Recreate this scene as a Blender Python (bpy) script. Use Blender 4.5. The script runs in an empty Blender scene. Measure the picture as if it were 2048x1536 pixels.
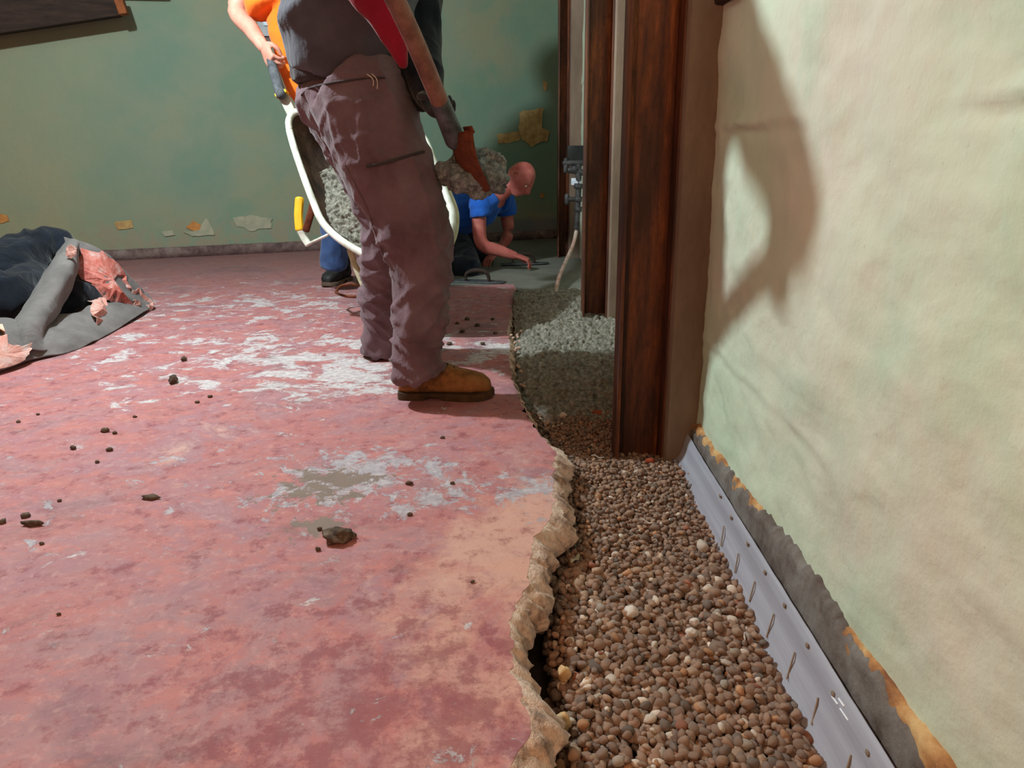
import bpy, bmesh, math, random
import numpy as np
from mathutils import Vector, Matrix, noise as mn
random.seed(7); rng = np.random.default_rng(7)
S = bpy.context.scene; COL = S.collection; PI = math.pi
V = Vector

# ------------------------------------------------------------------ camera, world, lamps, exposure
FPX = 1420.0; PITCH = math.radians(18.2); ROLL = math.radians(.9); CAMH = .83
_F = V((0, math.cos(PITCH), -math.sin(PITCH))); _R0 = V((1, 0, 0)); _U0 = V((0, math.sin(PITCH), math.cos(PITCH)))
_R = _R0*math.cos(ROLL) - _U0*math.sin(ROLL); _U = _U0*math.cos(ROLL) + _R0*math.sin(ROLL)
cd = bpy.data.cameras.new('camera'); cd.sensor_width = 36; cd.lens = FPX/2048*36; cd.clip_start = .02
cam = bpy.data.objects.new('camera', cd); COL.objects.link(cam); S.camera = cam
m4 = Matrix((_R, _U, -_F)).transposed().to_4x4(); m4.translation = (0, 0, CAMH); cam.matrix_world = m4

W = bpy.data.worlds.new('world'); S.world = W; W.use_nodes = True
W.node_tree.nodes['Background'].inputs[0].default_value = (.5, .6, .6, 1)
W.node_tree.nodes['Background'].inputs[1].default_value = .03

def lamp(name, loc, power, col, rad):
    l = bpy.data.lights.new(name, 'POINT'); l.energy = power; l.color = col; l.shadow_soft_size = rad
    o = bpy.data.objects.new(name, l); COL.objects.link(o); o.location = loc; return o
lamp('bulb_light', (-1.8, 2.72, 2.38), 350, (.80, .98, 1.0), .045)
lamp('work_light', (-.6, -.6, 1.38), 58, (1.0, .52, .26), .05)
S.view_settings.view_transform = 'Standard'; S.view_settings.look = 'None'
S.view_settings.exposure = 0.0; S.view_settings.gamma = 1.0; S.view_settings.use_curve_mapping = False

def P(px, py, d):
    """point at real distance d (metres along the room) on the sight line through a spot of the 2048x1536 frame"""
    r = _F + _R*((px-1024)/FPX) - _U*((py-768)/FPX)
    return V((0, 0, CAMH)) + r*(d/r.y)
def PZ(px, py, z=0.0):
    r = _F + _R*((px-1024)/FPX) - _U*((py-768)/FPX)
    return V((0, 0, CAMH)) + r*((z-CAMH)/r.z)
def PX(px, py, x):
    r = _F + _R*((px-1024)/FPX) - _U*((py-768)/FPX)
    return V((0, 0, CAMH)) + r*(x/r.x)

# ------------------------------------------------------------------ materials
def lin(c):
    return tuple(((v/255)/12.92 if v/255 <= .04045 else ((v/255+.055)/1.055)**2.4) for v in c) + (1,)
class NT:
    def __init__(s, name):
        s.m = bpy.data.materials.new(name); s.m.use_nodes = True; s.t = s.m.node_tree; s.n = s.t.nodes; s.L = s.t.links
        s.b = s.n['Principled BSDF']; s.tc = s.n.new('ShaderNodeTexCoord')
    def put(s, sock, v):
        if isinstance(v, bpy.types.NodeSocket): s.L.new(v, sock)
        else: sock.default_value = v
    def co(s, scale=(1, 1, 1), which='Object', rot=(0, 0, 0)):
        mp = s.n.new('ShaderNodeMapping'); mp.inputs['Scale'].default_value = scale; mp.inputs['Rotation'].default_value = rot
        s.L.new(s.tc.outputs[which], mp.inputs[0]); return mp.outputs[0]
    def noise(s, scale, detail=6, rough=.6, vec=None, dist=0):
        q = s.n.new('ShaderNodeTexNoise'); q.inputs['Scale'].default_value = scale; q.inputs['Detail'].default_value = detail
        q.inputs['Roughness'].default_value = rough; q.inputs['Distortion'].default_value = dist
        s.L.new(vec if vec is not None else s.tc.outputs['Object'], q.inputs['Vector']); return q.outputs['Fac']
    def vor(s, scale, vec=None, feat='F1'):
        q = s.n.new('ShaderNodeTexVoronoi'); q.feature = feat; q.inputs['Scale'].default_value = scale
        s.L.new(vec if vec is not None else s.tc.outputs['Object'], q.inputs['Vector']); return q.outputs['Distance']
    def ramp(s, f, stops):
        q = s.n.new('ShaderNodeValToRGB'); e = q.color_ramp.elements
        while len(e) < len(stops): e.new(.5)
        for i, (p_, c) in enumerate(stops): e[i].position = p_; e[i].color = c
        s.put(q.inputs[0], f); return q.outputs[0]
    def step(s, f, lo, hi):
        q = s.n.new('ShaderNodeMapRange'); q.clamp = True; s.put(q.inputs[0], f); q.inputs[1].default_value = lo; q.inputs[2].default_value = hi
        return q.outputs[0]
    def mix(s, f, a, b, mode='MIX'):
        q = s.n.new('ShaderNodeMix'); q.data_type = 'RGBA'; q.blend_type = mode; s.put(q.inputs[0], f); s.put(q.inputs[6], a); s.put(q.inputs[7], b); return q.outputs[2]
    def math(s, op, a, b=0.0):
        q = s.n.new('ShaderNodeMath'); q.operation = op; s.put(q.inputs[0], a); s.put(q.inputs[1], b); return q.outputs[0]
    def blob(s, c, r):
        """1 at c falling to 0 at ellipsoid radius r"""
        mp = s.n.new('ShaderNodeMapping'); mp.vector_type = 'POINT'
        mp.inputs['Location'].default_value = (-c[0]/r[0], -c[1]/r[1], -c[2]/r[2]); mp.inputs['Scale'].default_value = (1/r[0], 1/r[1], 1/r[2])
        s.L.new(s.tc.outputs['Object'], mp.inputs[0])
        q = s.n.new('ShaderNodeVectorMath'); q.operation = 'LENGTH'; s.L.new(mp.outputs[0], q.inputs[0])
        return s.step(q.outputs['Value'], 1.0, .0)
    def axis(s, i):
        q = s.n.new('ShaderNodeSeparateXYZ'); s.L.new(s.tc.outputs['Object'], q.inputs[0]); return q.outputs[i]
    def bump(s, h, strength=.3, dist=.01, prev=None):
        q = s.n.new('ShaderNodeBump'); q.inputs['Strength'].default_value = strength; q.inputs['Distance'].default_value = dist
        s.put(q.inputs['Height'], h)
        if prev is not None: s.L.new(prev, q.inputs['Normal'])
        s.L.new(q.outputs[0], s.b.inputs['Normal']); return q.outputs[0]
    def done(s, col, rough=.8, metal=0.0, spec=.3):
        s.put(s.b.inputs['Base Color'], col); s.put(s.b.inputs['Roughness'], rough); s.put(s.b.inputs['Metallic'], metal)
        s.b.inputs['Specular IOR Level'].default_value = spec; return s.m

def M(name, cols, scale=8, detail=6, rough=.8, bump=.3, bscale=40, metal=0.0, bdist=.006, lohi=(.35, .65), stretch=(1, 1, 1), spec=.3, rot=(0, 0, 0)):
    n = NT(name); v = n.co(stretch, rot=rot); f = n.noise(scale, detail, .65, v)
    k = len(cols); stops = [(lohi[0]+(lohi[1]-lohi[0])*i/max(1, k-1), lin(c)) for i, c in enumerate(cols)]
    if bump: n.bump(n.noise(bscale, 5, .65, v), bump, bdist)
    return n.done(n.ramp(f, stops), rough, metal, spec)

def mat_floor():
    n = NT('red_floor_paint')
    a = n.noise(1.7, 12, .72, dist=.5); b = n.noise(5, 12, .74, dist=.4); c = n.noise(15, 12, .75); d = n.noise(42, 8, .7)
    st = n.noise(6, 10, .72, n.co((1, 2.4, 1), rot=(0, 0, .55)), .4)
    col = n.ramp(a, [(.36, lin((138, 98, 106))), (.45, lin((164, 116, 120))), (.52, lin((174, 106, 104))), (.58, lin((158, 112, 120))), (.66, lin((188, 144, 138)))])
    col = n.mix(n.math('MULTIPLY', n.step(b, .5, .6), .8), col, lin((160, 110, 120)))
    col = n.mix(n.math('MULTIPLY', n.step(st, .53, .6), .65), col, lin((186, 114, 108)))
    col = n.mix(n.math('MULTIPLY', n.step(c, .5, .64), .6), col, lin((146, 84, 90)))
    col = n.mix(n.math('MULTIPLY', n.step(d, .52, .66), .35), col, lin((204, 158, 150)))
    edge = n.blob((.02, 1.25, 0), (.4, .8, 1))
    col = n.mix(n.math('MULTIPLY', n.step(n.math('ADD', b, n.math('MULTIPLY', edge, .3)), .58, .76), .75), col, lin((204, 156, 138)))
    dark = n.blob((-.2, .9, 0), (.5, .4, 1))
    col = n.mix(n.math('MULTIPLY', n.step(n.math('ADD', c, n.math('MULTIPLY', dark, .14)), .54, .64), .6), col, lin((128, 62, 70)))
    # peeled patches: white flakes in the middle distance, lavender-grey primer and bare dark concrete
    k = n.noise(6.5, 14, .76, n.co((1, 1.3, 1), rot=(0, 0, .7)), .5)
    w = n.math('ADD', n.math('MULTIPLY', n.blob((-.95, 2.85, 0), (1.5, .8, 1)), .15), n.math('MULTIPLY', n.blob((-1.5, 4.1, 0), (2.6, 1.3, 1)), .13))
    w = n.math('ADD', w, n.math('MULTIPLY', n.blob((-.62, 2.62, 0), (.45, .4, 1)), .10))
    w = n.math('ADD', w, n.math('MULTIPLY', n.blob((-.05, 3.0, 0), (.5, .5, 1)), .09))
    wm = n.step(n.math('ADD', k, w), .63, .66)
    col = n.mix(n.math('MULTIPLY', wm, .9), col, n.ramp(d, [(.4, lin((172, 158, 162))), (.6, lin((204, 196, 198)))]))
    k2 = n.noise(12, 14, .78, n.co((1, 1, 1), rot=(0, 0, 1.0)), .5)
    g = n.math('ADD', n.math('MULTIPLY', n.blob((-.42, 1.74, 0), (.36, .34, 1)), .2), n.math('MULTIPLY', n.blob((.0, 1.66, 0), (.3, .22, 1)), .17))
    g = n.math('ADD', g, n.math('MULTIPLY', n.blob((-1.0, 1.7, 0), (1.4, 1.2, 1)), .085))
    g = n.math('ADD', g, n.math('MULTIPLY', n.blob((-.1, .82, 0), (.3, .2, 1)), .06))
    gm = n.step(n.math('ADD', k2, g), .655, .68)
    col = n.mix(n.math('MULTIPLY', gm, .85), col, n.ramp(d, [(.4, lin((150, 144, 152))), (.62, lin((184, 176, 182)))]))
    dm = n.step(n.math('ADD', n.noise(13, 12, .76), n.math('MAXIMUM', n.math('MULTIPLY', n.blob((-.50, 1.70, 0), (.26, .26, 1)), .27), n.math('MULTIPLY', n.blob((-.47, 1.47, 0), (.16, .13, 1)), .25))), .67, .69)
    col = n.mix(dm, col, lin((126, 106, 98)))
    dm2 = n.step(n.math('ADD', n.noise(13, 12, .74, n.co((1, 1.3, 1), rot=(0, 0, .8))), n.math('MULTIPLY', n.blob((-1.6, 2.4, 0), (1.8, 2.2, 1)), .07)), .69, .72)
    col = n.mix(n.math('MULTIPLY', dm2, .7), col, lin((120, 96, 94)))
    grime = n.step(n.noise(3.2, 10, .74, n.co((1, 2, 1), rot=(0, 0, .6))), .56, .68)
    col = n.mix(n.math('MULTIPLY', grime, .5), col, lin((112, 84, 82)))
    col = n.mix(n.math('MULTIPLY', n.step(n.noise(130, 3, .6), .62, .72), .5), col, lin((100, 60, 58)))
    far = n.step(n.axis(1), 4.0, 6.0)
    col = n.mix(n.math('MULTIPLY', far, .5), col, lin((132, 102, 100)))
    h = n.math('ADD', n.math('MULTIPLY', wm, -.35), n.math('MULTIPLY', gm, -.35))
    p1 = n.bump(n.math('ADD', h, c), .4, .004); n.bump(n.noise(70, 6, .7), .3, .003, p1)
    return n.done(col, n.ramp(b, [(.3, (.5,)*3+(1,)), (.7, (.8,)*3+(1,))]), 0, .25)

def mat_wall(name, light):
    n = NT(name); a = n.noise(1.1, 6, .55); b = n.noise(3.1, 8, .6, dist=.4); c = n.noise(.6, 3, .5)
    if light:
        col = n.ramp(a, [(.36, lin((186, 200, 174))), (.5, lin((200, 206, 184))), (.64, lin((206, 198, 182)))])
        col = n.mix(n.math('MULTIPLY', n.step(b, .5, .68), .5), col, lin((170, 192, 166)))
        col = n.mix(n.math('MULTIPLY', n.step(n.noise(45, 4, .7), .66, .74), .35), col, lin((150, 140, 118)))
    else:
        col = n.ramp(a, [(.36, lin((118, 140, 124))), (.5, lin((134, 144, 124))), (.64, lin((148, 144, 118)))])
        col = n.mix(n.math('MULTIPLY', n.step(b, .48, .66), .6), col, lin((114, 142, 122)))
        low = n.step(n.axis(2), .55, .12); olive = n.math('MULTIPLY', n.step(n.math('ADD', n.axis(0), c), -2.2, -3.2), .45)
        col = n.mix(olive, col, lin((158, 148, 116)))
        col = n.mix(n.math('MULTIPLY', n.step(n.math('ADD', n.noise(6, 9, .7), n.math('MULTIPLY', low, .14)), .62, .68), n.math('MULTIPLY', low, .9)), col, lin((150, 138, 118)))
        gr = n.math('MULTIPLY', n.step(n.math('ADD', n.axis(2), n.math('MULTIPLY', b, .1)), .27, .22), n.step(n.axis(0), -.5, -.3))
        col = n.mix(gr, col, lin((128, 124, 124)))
    p1 = n.bump(n.noise(7, 6, .55), .45 if light else .3, .03)
    n.bump(n.noise(70, 4, .6), .14, .004, p1)
    return n.done(col, .75, 0, .25)

def mat_gravel():
    n = NT('pebble_stone'); q = n.n.new('ShaderNodeAttribute'); q.attribute_name = 'tint'
    col = n.mix(.6, q.outputs['Color'], n.ramp(n.noise(70, 6, .7), [(.35, (.55, .5, .46, 1)), (.65, (1.25, 1.2, 1.15, 1))]), 'MULTIPLY')
    n.bump(n.noise(220, 4, .7), .3, .002); return n.done(col, .82, 0, .25)
def mat_pebble():
    n = NT('single_pebble_stone'); q = n.n.new('ShaderNodeObjectInfo')
    col = n.mix(.6, q.outputs['Color'], n.ramp(n.noise(70, 6, .7), [(.35, (.55, .5, .46, 1)), (.65, (1.25, 1.2, 1.15, 1))]), 'MULTIPLY')
    n.bump(n.noise(220, 4, .7), .3, .002); return n.done(col, .82, 0, .25)
def mat_plastic():
    n = NT('clear_grey_plastic'); v = n.co((40, 1.2, 40))
    f = n.noise(1, 6, .6, v); n.bump(f, .35, .004)
    m = n.done(n.ramp(f, [(.35, lin((172, 168, 182))), (.65, lin((196, 194, 208)))]), .24, 0, .6)
    n.b.inputs['Transmission Weight'].default_value = .25; n.b.inputs['IOR'].default_value = 1.45; return m
def mat_cloth(name, cols, scale=5, weave=260, bump=.25, folds=.4, rough=.95):
    n = NT(name); f = n.noise(scale, 6, .6)
    stops = [(.35+.3*i/max(1, len(cols)-1), lin(c)) for i, c in enumerate(cols)]
    p1 = n.bump(n.noise(11, 4, .55, n.co((1, 1, .6)), .6), folds, .03); n.bump(n.noise(weave, 2, .5), bump, .002, p1)
    m = n.done(n.ramp(f, stops), rough, 0, .1); n.b.inputs['Sheen Weight'].default_value = .15; return m
def mat_skin(name, a, b, c):
    n = NT(name); f = n.noise(14, 5, .6); n.bump(n.noise(120, 4, .6), .12, .002)
    m = n.done(n.ramp(f, [(.35, lin(a)), (.5, lin(b)), (.65, lin(c))]), .55, 0, .3)
    n.b.inputs['Subsurface Weight'].default_value = .08; n.b.inputs['Subsurface Radius'].default_value = (.01, .004, .002); return m
def mat_rust():
    n = NT('rusty_steel'); v = n.co((9, 9, 1.2)); f = n.noise(1.4, 9, .7, v); g = n.noise(22, 6, .7)
    col = n.ramp(f, [(.32, lin((48, 33, 29))), (.46, lin((84, 52, 42))), (.56, lin((122, 70, 45))), (.66, lin((176, 102, 60)))])
    col = n.mix(n.math('MULTIPLY', n.step(g, .55, .7), .6), col, lin((70, 42, 36)))
    n.bump(g, .35, .004); return n.done(col, .62, .15, .35)

MT = {}
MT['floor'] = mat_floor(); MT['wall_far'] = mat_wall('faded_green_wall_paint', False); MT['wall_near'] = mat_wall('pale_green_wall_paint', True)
MT['gravel'] = mat_gravel(); MT['pebble'] = mat_pebble(); MT['plastic'] = mat_plastic(); MT['rust'] = mat_rust()
MT['slab'] = M('broken_concrete', [(140, 112, 98), (208, 174, 156), (228, 202, 186)], 22, 8, .9, .9, 60, bdist=.012)
MT['earth'] = M('dark_earth', [(40, 30, 26), (66, 50, 42)], 12, 6, .95, .8, 40)
MT['ceil'] = M('grey_ceiling_board', [(120, 112, 100), (150, 142, 128)], 3, 4, .9, .2, 20)
MT['mortar'] = M('grey_mortar', [(84, 70, 64), (112, 102, 98), (128, 120, 116)], 9, 8, .92, .6, 50)
MT['plaster'] = M('bare_ochre_plaster', [(130, 84, 58), (178, 126, 80), (206, 166, 116)], 14, 8, .9, .5, 50)
MT['patch'] = M('bare_tan_plaster', [(160, 120, 78), (190, 152, 100), (204, 172, 122)], 14, 8, .9, .6, 40)
MT['patch_o'] = M('orange_under_paint', [(176, 112, 66), (214, 150, 80)], 9, 5, .9, .3, 30)
MT['patch_w'] = M('chalky_under_coat', [(150, 150, 132), (182, 172, 150)], 9, 5, .9, .3, 30)
MT['base'] = M('dusty_brown_ledge', [(84, 66, 66), (118, 94, 92), (140, 120, 116)], 10, 8, .9, .5, 40)
MT['grout'] = M('brown_grey_grout', [(112, 92, 80), (140, 118, 104)], 6, 8, .92, .5, 60, stretch=(1, 1, .3))
MT['concrete'] = M('wet_concrete', [(88, 82, 74), (130, 123, 112), (168, 160, 148)], 55, 6, .6, .9, 90, bdist=.012, spec=.5)
MT['load'] = M('cool_lit_concrete', [(80, 82, 84), (124, 126, 128), (168, 170, 172)], 55, 6, .5, .9, 90, bdist=.012, spec=.5)  # cooler copy of wet_concrete, the missing cool light put into its colour
MT['smooth'] = M('smoothed_wet_concrete', [(104, 102, 96), (126, 124, 116)], 5, 6, .45, .12, 30, spec=.5)
MT['trouser'] = mat_cloth('mauve_brown_work_cloth', [(92, 68, 76), (108, 82, 90), (118, 94, 102)], 6, folds=.5)
MT['sweat'] = mat_cloth('charcoal_fleece', [(74, 70, 80), (90, 86, 96)], 6)
MT['under'] = mat_cloth('dark_brown_cloth', [(56, 46, 50), (70, 58, 62)], 6)
MT['red'] = mat_cloth('red_shirt_cloth', [(128, 22, 44), (152, 32, 54)], 6)
MT['black'] = mat_cloth('black_cloth', [(16, 18, 26), (30, 32, 42)], 6)
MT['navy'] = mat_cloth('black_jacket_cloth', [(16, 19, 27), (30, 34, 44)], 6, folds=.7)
MT['orange'] = mat_cloth('orange_shirt_cloth', [(226, 98, 26), (236, 112, 36)], 6)
MT['jean'] = mat_cloth('blue_denim', [(44, 64, 108), (70, 92, 136)], 8)
MT['djean'] = mat_cloth('dark_denim', [(24, 28, 40), (40, 46, 62)], 8)
MT['blue'] = mat_cloth('blue_shirt_cloth', [(30, 84, 176), (48, 104, 204)], 6)
MT['tarp'] = mat_cloth('grey_moving_blanket', [(98, 92, 92), (120, 112, 112)], 7, 300, .5, .5)
MT['suede'] = M('tan_suede', [(104, 66, 34), (140, 92, 50), (152, 104, 62)], 16, 7, .9, .4, 120)
MT['sole'] = M('dark_boot_sole', [(52, 36, 26), (80, 56, 38)], 20, 5, .9, .4, 80)
MT['lace'] = M('dark_lace', [(60, 38, 22), (78, 50, 30)], 20)
MT['shoe'] = M('black_leather', [(26, 24, 26), (48, 46, 48)], 14, 6, .55, .3, 60)
MT['shoesole'] = M('brown_shoe_sole', [(84, 66, 56), (110, 90, 78)], 14)
MT['glove'] = mat_cloth('dark_glove_knit', [(44, 42, 46), (66, 62, 66)], 10)
MT['skin'] = mat_skin('pale_skin', (178, 118, 102), (190, 130, 114), (198, 142, 126))
MT['skin_r'] = mat_skin('ruddy_skin', (170, 84, 78), (186, 100, 92), (198, 118, 106))
MT['hair'] = M('short_brown_hair', [(50, 38, 30), (76, 58, 44)], 30, 5, .8, .6, 120)
MT['eye'] = M('eye_white', [(220, 216, 208), (232, 228, 222)], 5, 2, .3, 0)
MT['pupil'] = M('dark_pupil', [(24, 20, 18), (34, 28, 24)], 5, 2, .3, 0)
MT['white'] = M('dirty_white_paint', [(176, 170, 156), (214, 210, 200), (226, 224, 216)], 10, 8, .5, .15, 40)
MT['traywall'] = M('mud_stained_tray', [(46, 36, 32), (78, 58, 48), (104, 80, 66)], 9, 8, .7, .4, 30)
MT['cream'] = M('cream_plastic', [(168, 156, 128), (200, 188, 160)], 9, 6, .6, .2, 30)
MT['yellow'] = M('yellow_enamel', [(214, 160, 24), (240, 190, 40)], 9, 6, .5, .15, 40)
MT['tyre'] = M('tyre_rubber', [(28, 26, 26), (44, 40, 40)], 18, 5, .9, .3, 60)
MT['grip'] = M('worn_grey_grip', [(54, 54, 60), (92, 92, 98)], 24, 6, .8, .4, 80)
MT['oldwood'] = M('weathered_handle_wood', [(130, 124, 116), (172, 166, 158), (190, 186, 178)], 10, 8, .8, .4, 40, stretch=(1, 1, 1))
MT['wood'] = M('brown_handle_wood', [(98, 62, 52), (124, 82, 70), (142, 100, 88)], 14, 8, .6, .3, 50)
MT['steel'] = M('worn_grey_steel', [(70, 70, 74), (112, 112, 116)], 24, 6, .5, .3, 60, .6)
MT['rustplate'] = M('rust_brown_blade', [(86, 42, 26), (120, 62, 38)], 24, 6, .7, .3, 60, .2)
MT['bwood'] = M('dark_stained_board', [(40, 28, 24), (62, 44, 36)], 6, 8, .85, .4, 30, stretch=(1, 1, 6))
MT['endwood'] = M('orange_brown_end_grain', [(120, 62, 34), (154, 88, 50)], 20, 8, .85, .4, 50)
MT['blackbox'] = M('black_enamel', [(22, 24, 26), (38, 40, 42)], 12, 4, .5, .2, 40)
MT['iron'] = M('dusty_iron_pipe', [(58, 56, 58), (92, 90, 92)], 20, 6, .6, .3, 60, .5)
MT['copper'] = M('mortar_smeared_copper', [(150, 104, 92), (184, 148, 136), (206, 190, 180)], 9, 6, .55, .3, 60)
MT['paper'] = M('pale_blue_tag', [(196, 204, 226), (222, 228, 240)], 9, 3, .7, .1, 30)
MT['greybox'] = M('pale_grey_panel', [(170, 170, 176), (196, 196, 202)], 9, 3, .6, .1, 30)
MT['glow'] = M('bright_blue_white_cover', [(206, 222, 240), (232, 242, 255)], 9, 3, .4, .05, 30)
MT['flake_r'] = M('red_paint_flake', [(160, 76, 68), (192, 112, 102), (198, 176, 174)], 16, 9, .8, .5, 40, lohi=(.36, .68))
MT['flake_p'] = M('pink_paint_flake', [(186, 122, 112), (204, 152, 142), (200, 188, 186)], 16, 9, .8, .5, 40, lohi=(.36, .68))
MT['flake_t'] = M('tan_paint_flake', [(196, 158, 138), (214, 184, 164), (200, 130, 112)], 16, 9, .8, .5, 40, lohi=(.36, .68))
MT['clod'] = M('dark_mud', [(58, 44, 36), (94, 74, 62), (122, 102, 90)], 40, 6, .9, .6, 90)
MT['brick'] = M('red_brick_bit', [(140, 58, 38), (168, 78, 52)], 30, 6, .9, .5, 80)
MT['shard'] = M('pale_plastic_shard', [(196, 176, 166), (220, 206, 198)], 10, 4, .5, .1, 40)
MT['stick'] = M('dry_straw', [(150, 112, 70), (180, 142, 96)], 20, 4, .8, .2, 60)
MT['slot'] = M('brown_mud_slot', [(128, 106, 90), (150, 128, 112)], 20, 5, .9, .3, 60)
MT['glare'] = M('white_glare', [(226, 226, 236), (240, 240, 248)], 20, 3, .4, .1, 60)
MT['tan'] = M('tan_sandstone', [(176, 136, 96), (206, 168, 124), (220, 190, 150)], 30, 6, .9, .6, 80)
MT['thread'] = M('pale_thread', [(220, 190, 170), (236, 214, 200)], 20)

# ------------------------------------------------------------------ mesh helpers
WLOC = {}
def obj(name, vf, mat, parent=None, origin=None, smooth=True):
    vs, fs = vf; vs = np.asarray(vs, dtype=float).reshape(-1, 3)
    if origin is None:
        lo, hi = vs.min(0), vs.max(0); origin = ((lo[0]+hi[0])/2, (lo[1]+hi[1])/2, lo[2])
    o3 = np.array(origin, dtype=float)
    me = bpy.data.meshes.new(name); me.from_pydata((vs-o3).tolist(), [], [tuple(f) for f in fs]); me.materials.append(MT[mat] if isinstance(mat, str) else mat)
    bm = bmesh.new(); bm.from_mesh(me); bmesh.ops.recalc_face_normals(bm, faces=bm.faces); bm.to_mesh(me); bm.free()
    if smooth:
        me.polygons.foreach_set('use_smooth', [True]*len(me.polygons))
        if smooth == 'auto': me.set_sharp_from_angle(angle=math.radians(40))
    o = bpy.data.objects.new(name, me); COL.objects.link(o)
    w = V(o3); WLOC[o.name] = w
    if parent is not None: o.parent = parent; o.location = w - WLOC[parent.name]
    else: o.location = w
    return o
def tag(o, label=None, cat=None, group=None, kind=None):
    if label: o['label'] = label
    if cat: o['category'] = cat
    if group: o['group'] = group
    if kind: o['kind'] = kind
    return o
def empty(name, loc):
    o = bpy.data.objects.new(name, None); o.empty_display_size = .05; COL.objects.link(o); o.location = loc; WLOC[o.name] = V(loc); return o
def join(*parts):
    vs, fs, k = [], [], 0
    for v, f in parts:
        vs += [tuple(p) for p in v]; fs += [tuple(i+k for i in q) for q in f]; k += len(v)
    return vs, fs
def box(c, s, R=None, taper=1.0):
    vs = []
    for z in (-.5, .5):
        for x, y in ((-.5, -.5), (.5, -.5), (.5, .5), (-.5, .5)):
            k = taper if z > 0 else 1
            p = V((x*s[0]*k, y*s[1]*k, z*s[2])); vs.append(tuple(V(c)+(R @ p if R else p)))
    return vs, [(0, 3, 2, 1), (4, 5, 6, 7), (0, 1, 5, 4), (1, 2, 6, 5), (2, 3, 7, 6), (3, 0, 4, 7)]
def bevel(vf, w=.004, seg=2):
    me = bpy.data.meshes.new('t'); me.from_pydata([tuple(v) for v in vf[0]], [], vf[1]); bm = bmesh.new(); bm.from_mesh(me)
    bmesh.ops.bevel(bm, geom=bm.edges[:], offset=w, segments=seg, affect='EDGES', profile=.5, clamp_overlap=True)
    bm.verts.index_update(); r = [v.co.copy() for v in bm.verts], [[v.index for v in f.verts] for f in bm.faces]; bm.free(); bpy.data.meshes.remove(me); return r
def bbox_(c, s, R=None, w=.004): return bevel(box(c, s, R), w)
def basis(x, up):
    x = V(x).normalized(); z = V(up) - x*V(up).dot(x); z.normalize(); y = z.cross(x)
    return Matrix((x, y, z)).transposed()
def spline(pts, n):
    pts = [list(map(float, p)) for p in pts]
    if len(pts) < 3:
        return [[a+(b-a)*i/n for a, b in zip(pts[0], pts[1])] for i in range(n+1)]
    out = []; Q = [pts[0]]+pts+[pts[-1]]
    for i in range(1, len(Q)-2):
        for k in range(n):
            t = k/n; a, b, c, d = Q[i-1], Q[i], Q[i+1], Q[i+2]
            out.append([.5*((2*b[j])+(-a[j]+c[j])*t+(2*a[j]-5*b[j]+4*c[j]-d[j])*t*t+(-a[j]+3*b[j]-3*c[j]+d[j])*t**3) for j in range(len(b))])
    out.append(pts[-1]); return out
def tube(pts, rad, n=14, sub=4, up=(0, 0, 1), dome=True, closed=True):
    """pts: points; rad: one radius per point, or (side, up) pairs"""
    R = [r if isinstance(r, (tuple, list)) else (r, r) for r in (rad if isinstance(rad, (list, tuple)) and not (len(rad) == 2 and len(pts) != 2 and not isinstance(rad[0], tuple)) else [rad]*len(pts))]
    S_ = spline([list(p)+list(r) for p, r in zip(pts, R)], sub)
    pp = [V(s[:3]) for s in S_]; rr = [(max(s[3], 1e-4), max(s[4], 1e-4)) for s in S_]
    rings = []; ref = V(up)
    for i, p in enumerate(pp):
        t = (pp[min(i+1, len(pp)-1)]-pp[max(i-1, 0)]).normalized()
        u = ref - t*ref.dot(t)
        if u.length < 1e-3: u = t.orthogonal()
        u.normalize(); s = t.cross(u); rings.append((p, t, s, u, rr[i]))
    def ring(p, s, u, r): return [tuple(p + s*(r[0]*math.cos(2*PI*k/n)) + u*(r[1]*math.sin(2*PI*k/n))) for k in range(n)]
    vs = []; m = 0
    if dome and closed:
        p, t, s, u, r = rings[0]; q = min(r)
        for a in (.92, .7, .38): vs += ring(p - t*(q*a), s, u, (r[0]*math.sqrt(1-a*a), r[1]*math.sqrt(1-a*a))); m += 1
    for p, t, s, u, r in rings: vs += ring(p, s, u, r); m += 1
    if dome and closed:
        p, t, s, u, r = rings[-1]; q = min(r)
        for a in (.38, .7, .92): vs += ring(p + t*(q*a), s, u, (r[0]*math.sqrt(1-a*a), r[1]*math.sqrt(1-a*a))); m += 1
    fs = [(i*n+k, i*n+(k+1) % n, (i+1)*n+(k+1) % n, (i+1)*n+k) for i in range(m-1) for k in range(n)]
    if closed: fs += [tuple(range(n))[::-1], tuple(range((m-1)*n, m*n))]
    return vs, fs
def ball(c, r, R=None, nu=16, nv=12):
    r = (r, r, r) if not isinstance(r, (tuple, list)) else r; vs = []
    for i in range(1, nv):
        a = PI*i/nv
        for k in range(nu):
            b = 2*PI*k/nu; p = V((r[0]*math.sin(a)*math.cos(b), r[1]*math.sin(a)*math.sin(b), r[2]*math.cos(a))); vs.append(tuple(V(c)+(R @ p if R else p)))
    fs = [(i*nu+k, i*nu+(k+1) % nu, (i+1)*nu+(k+1) % nu, (i+1)*nu+k) for i in range(nv-2) for k in range(nu)]
    for i, z in ((0, r[2]), (nv-2, -r[2])):
        p = V((0, 0, z)); j = len(vs); vs.append(tuple(V(c)+(R @ p if R else p)))
        fs += [(i*nu+k, i*nu+(k+1) % nu, j) for k in range(nu)]
    return vs, fs
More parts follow.
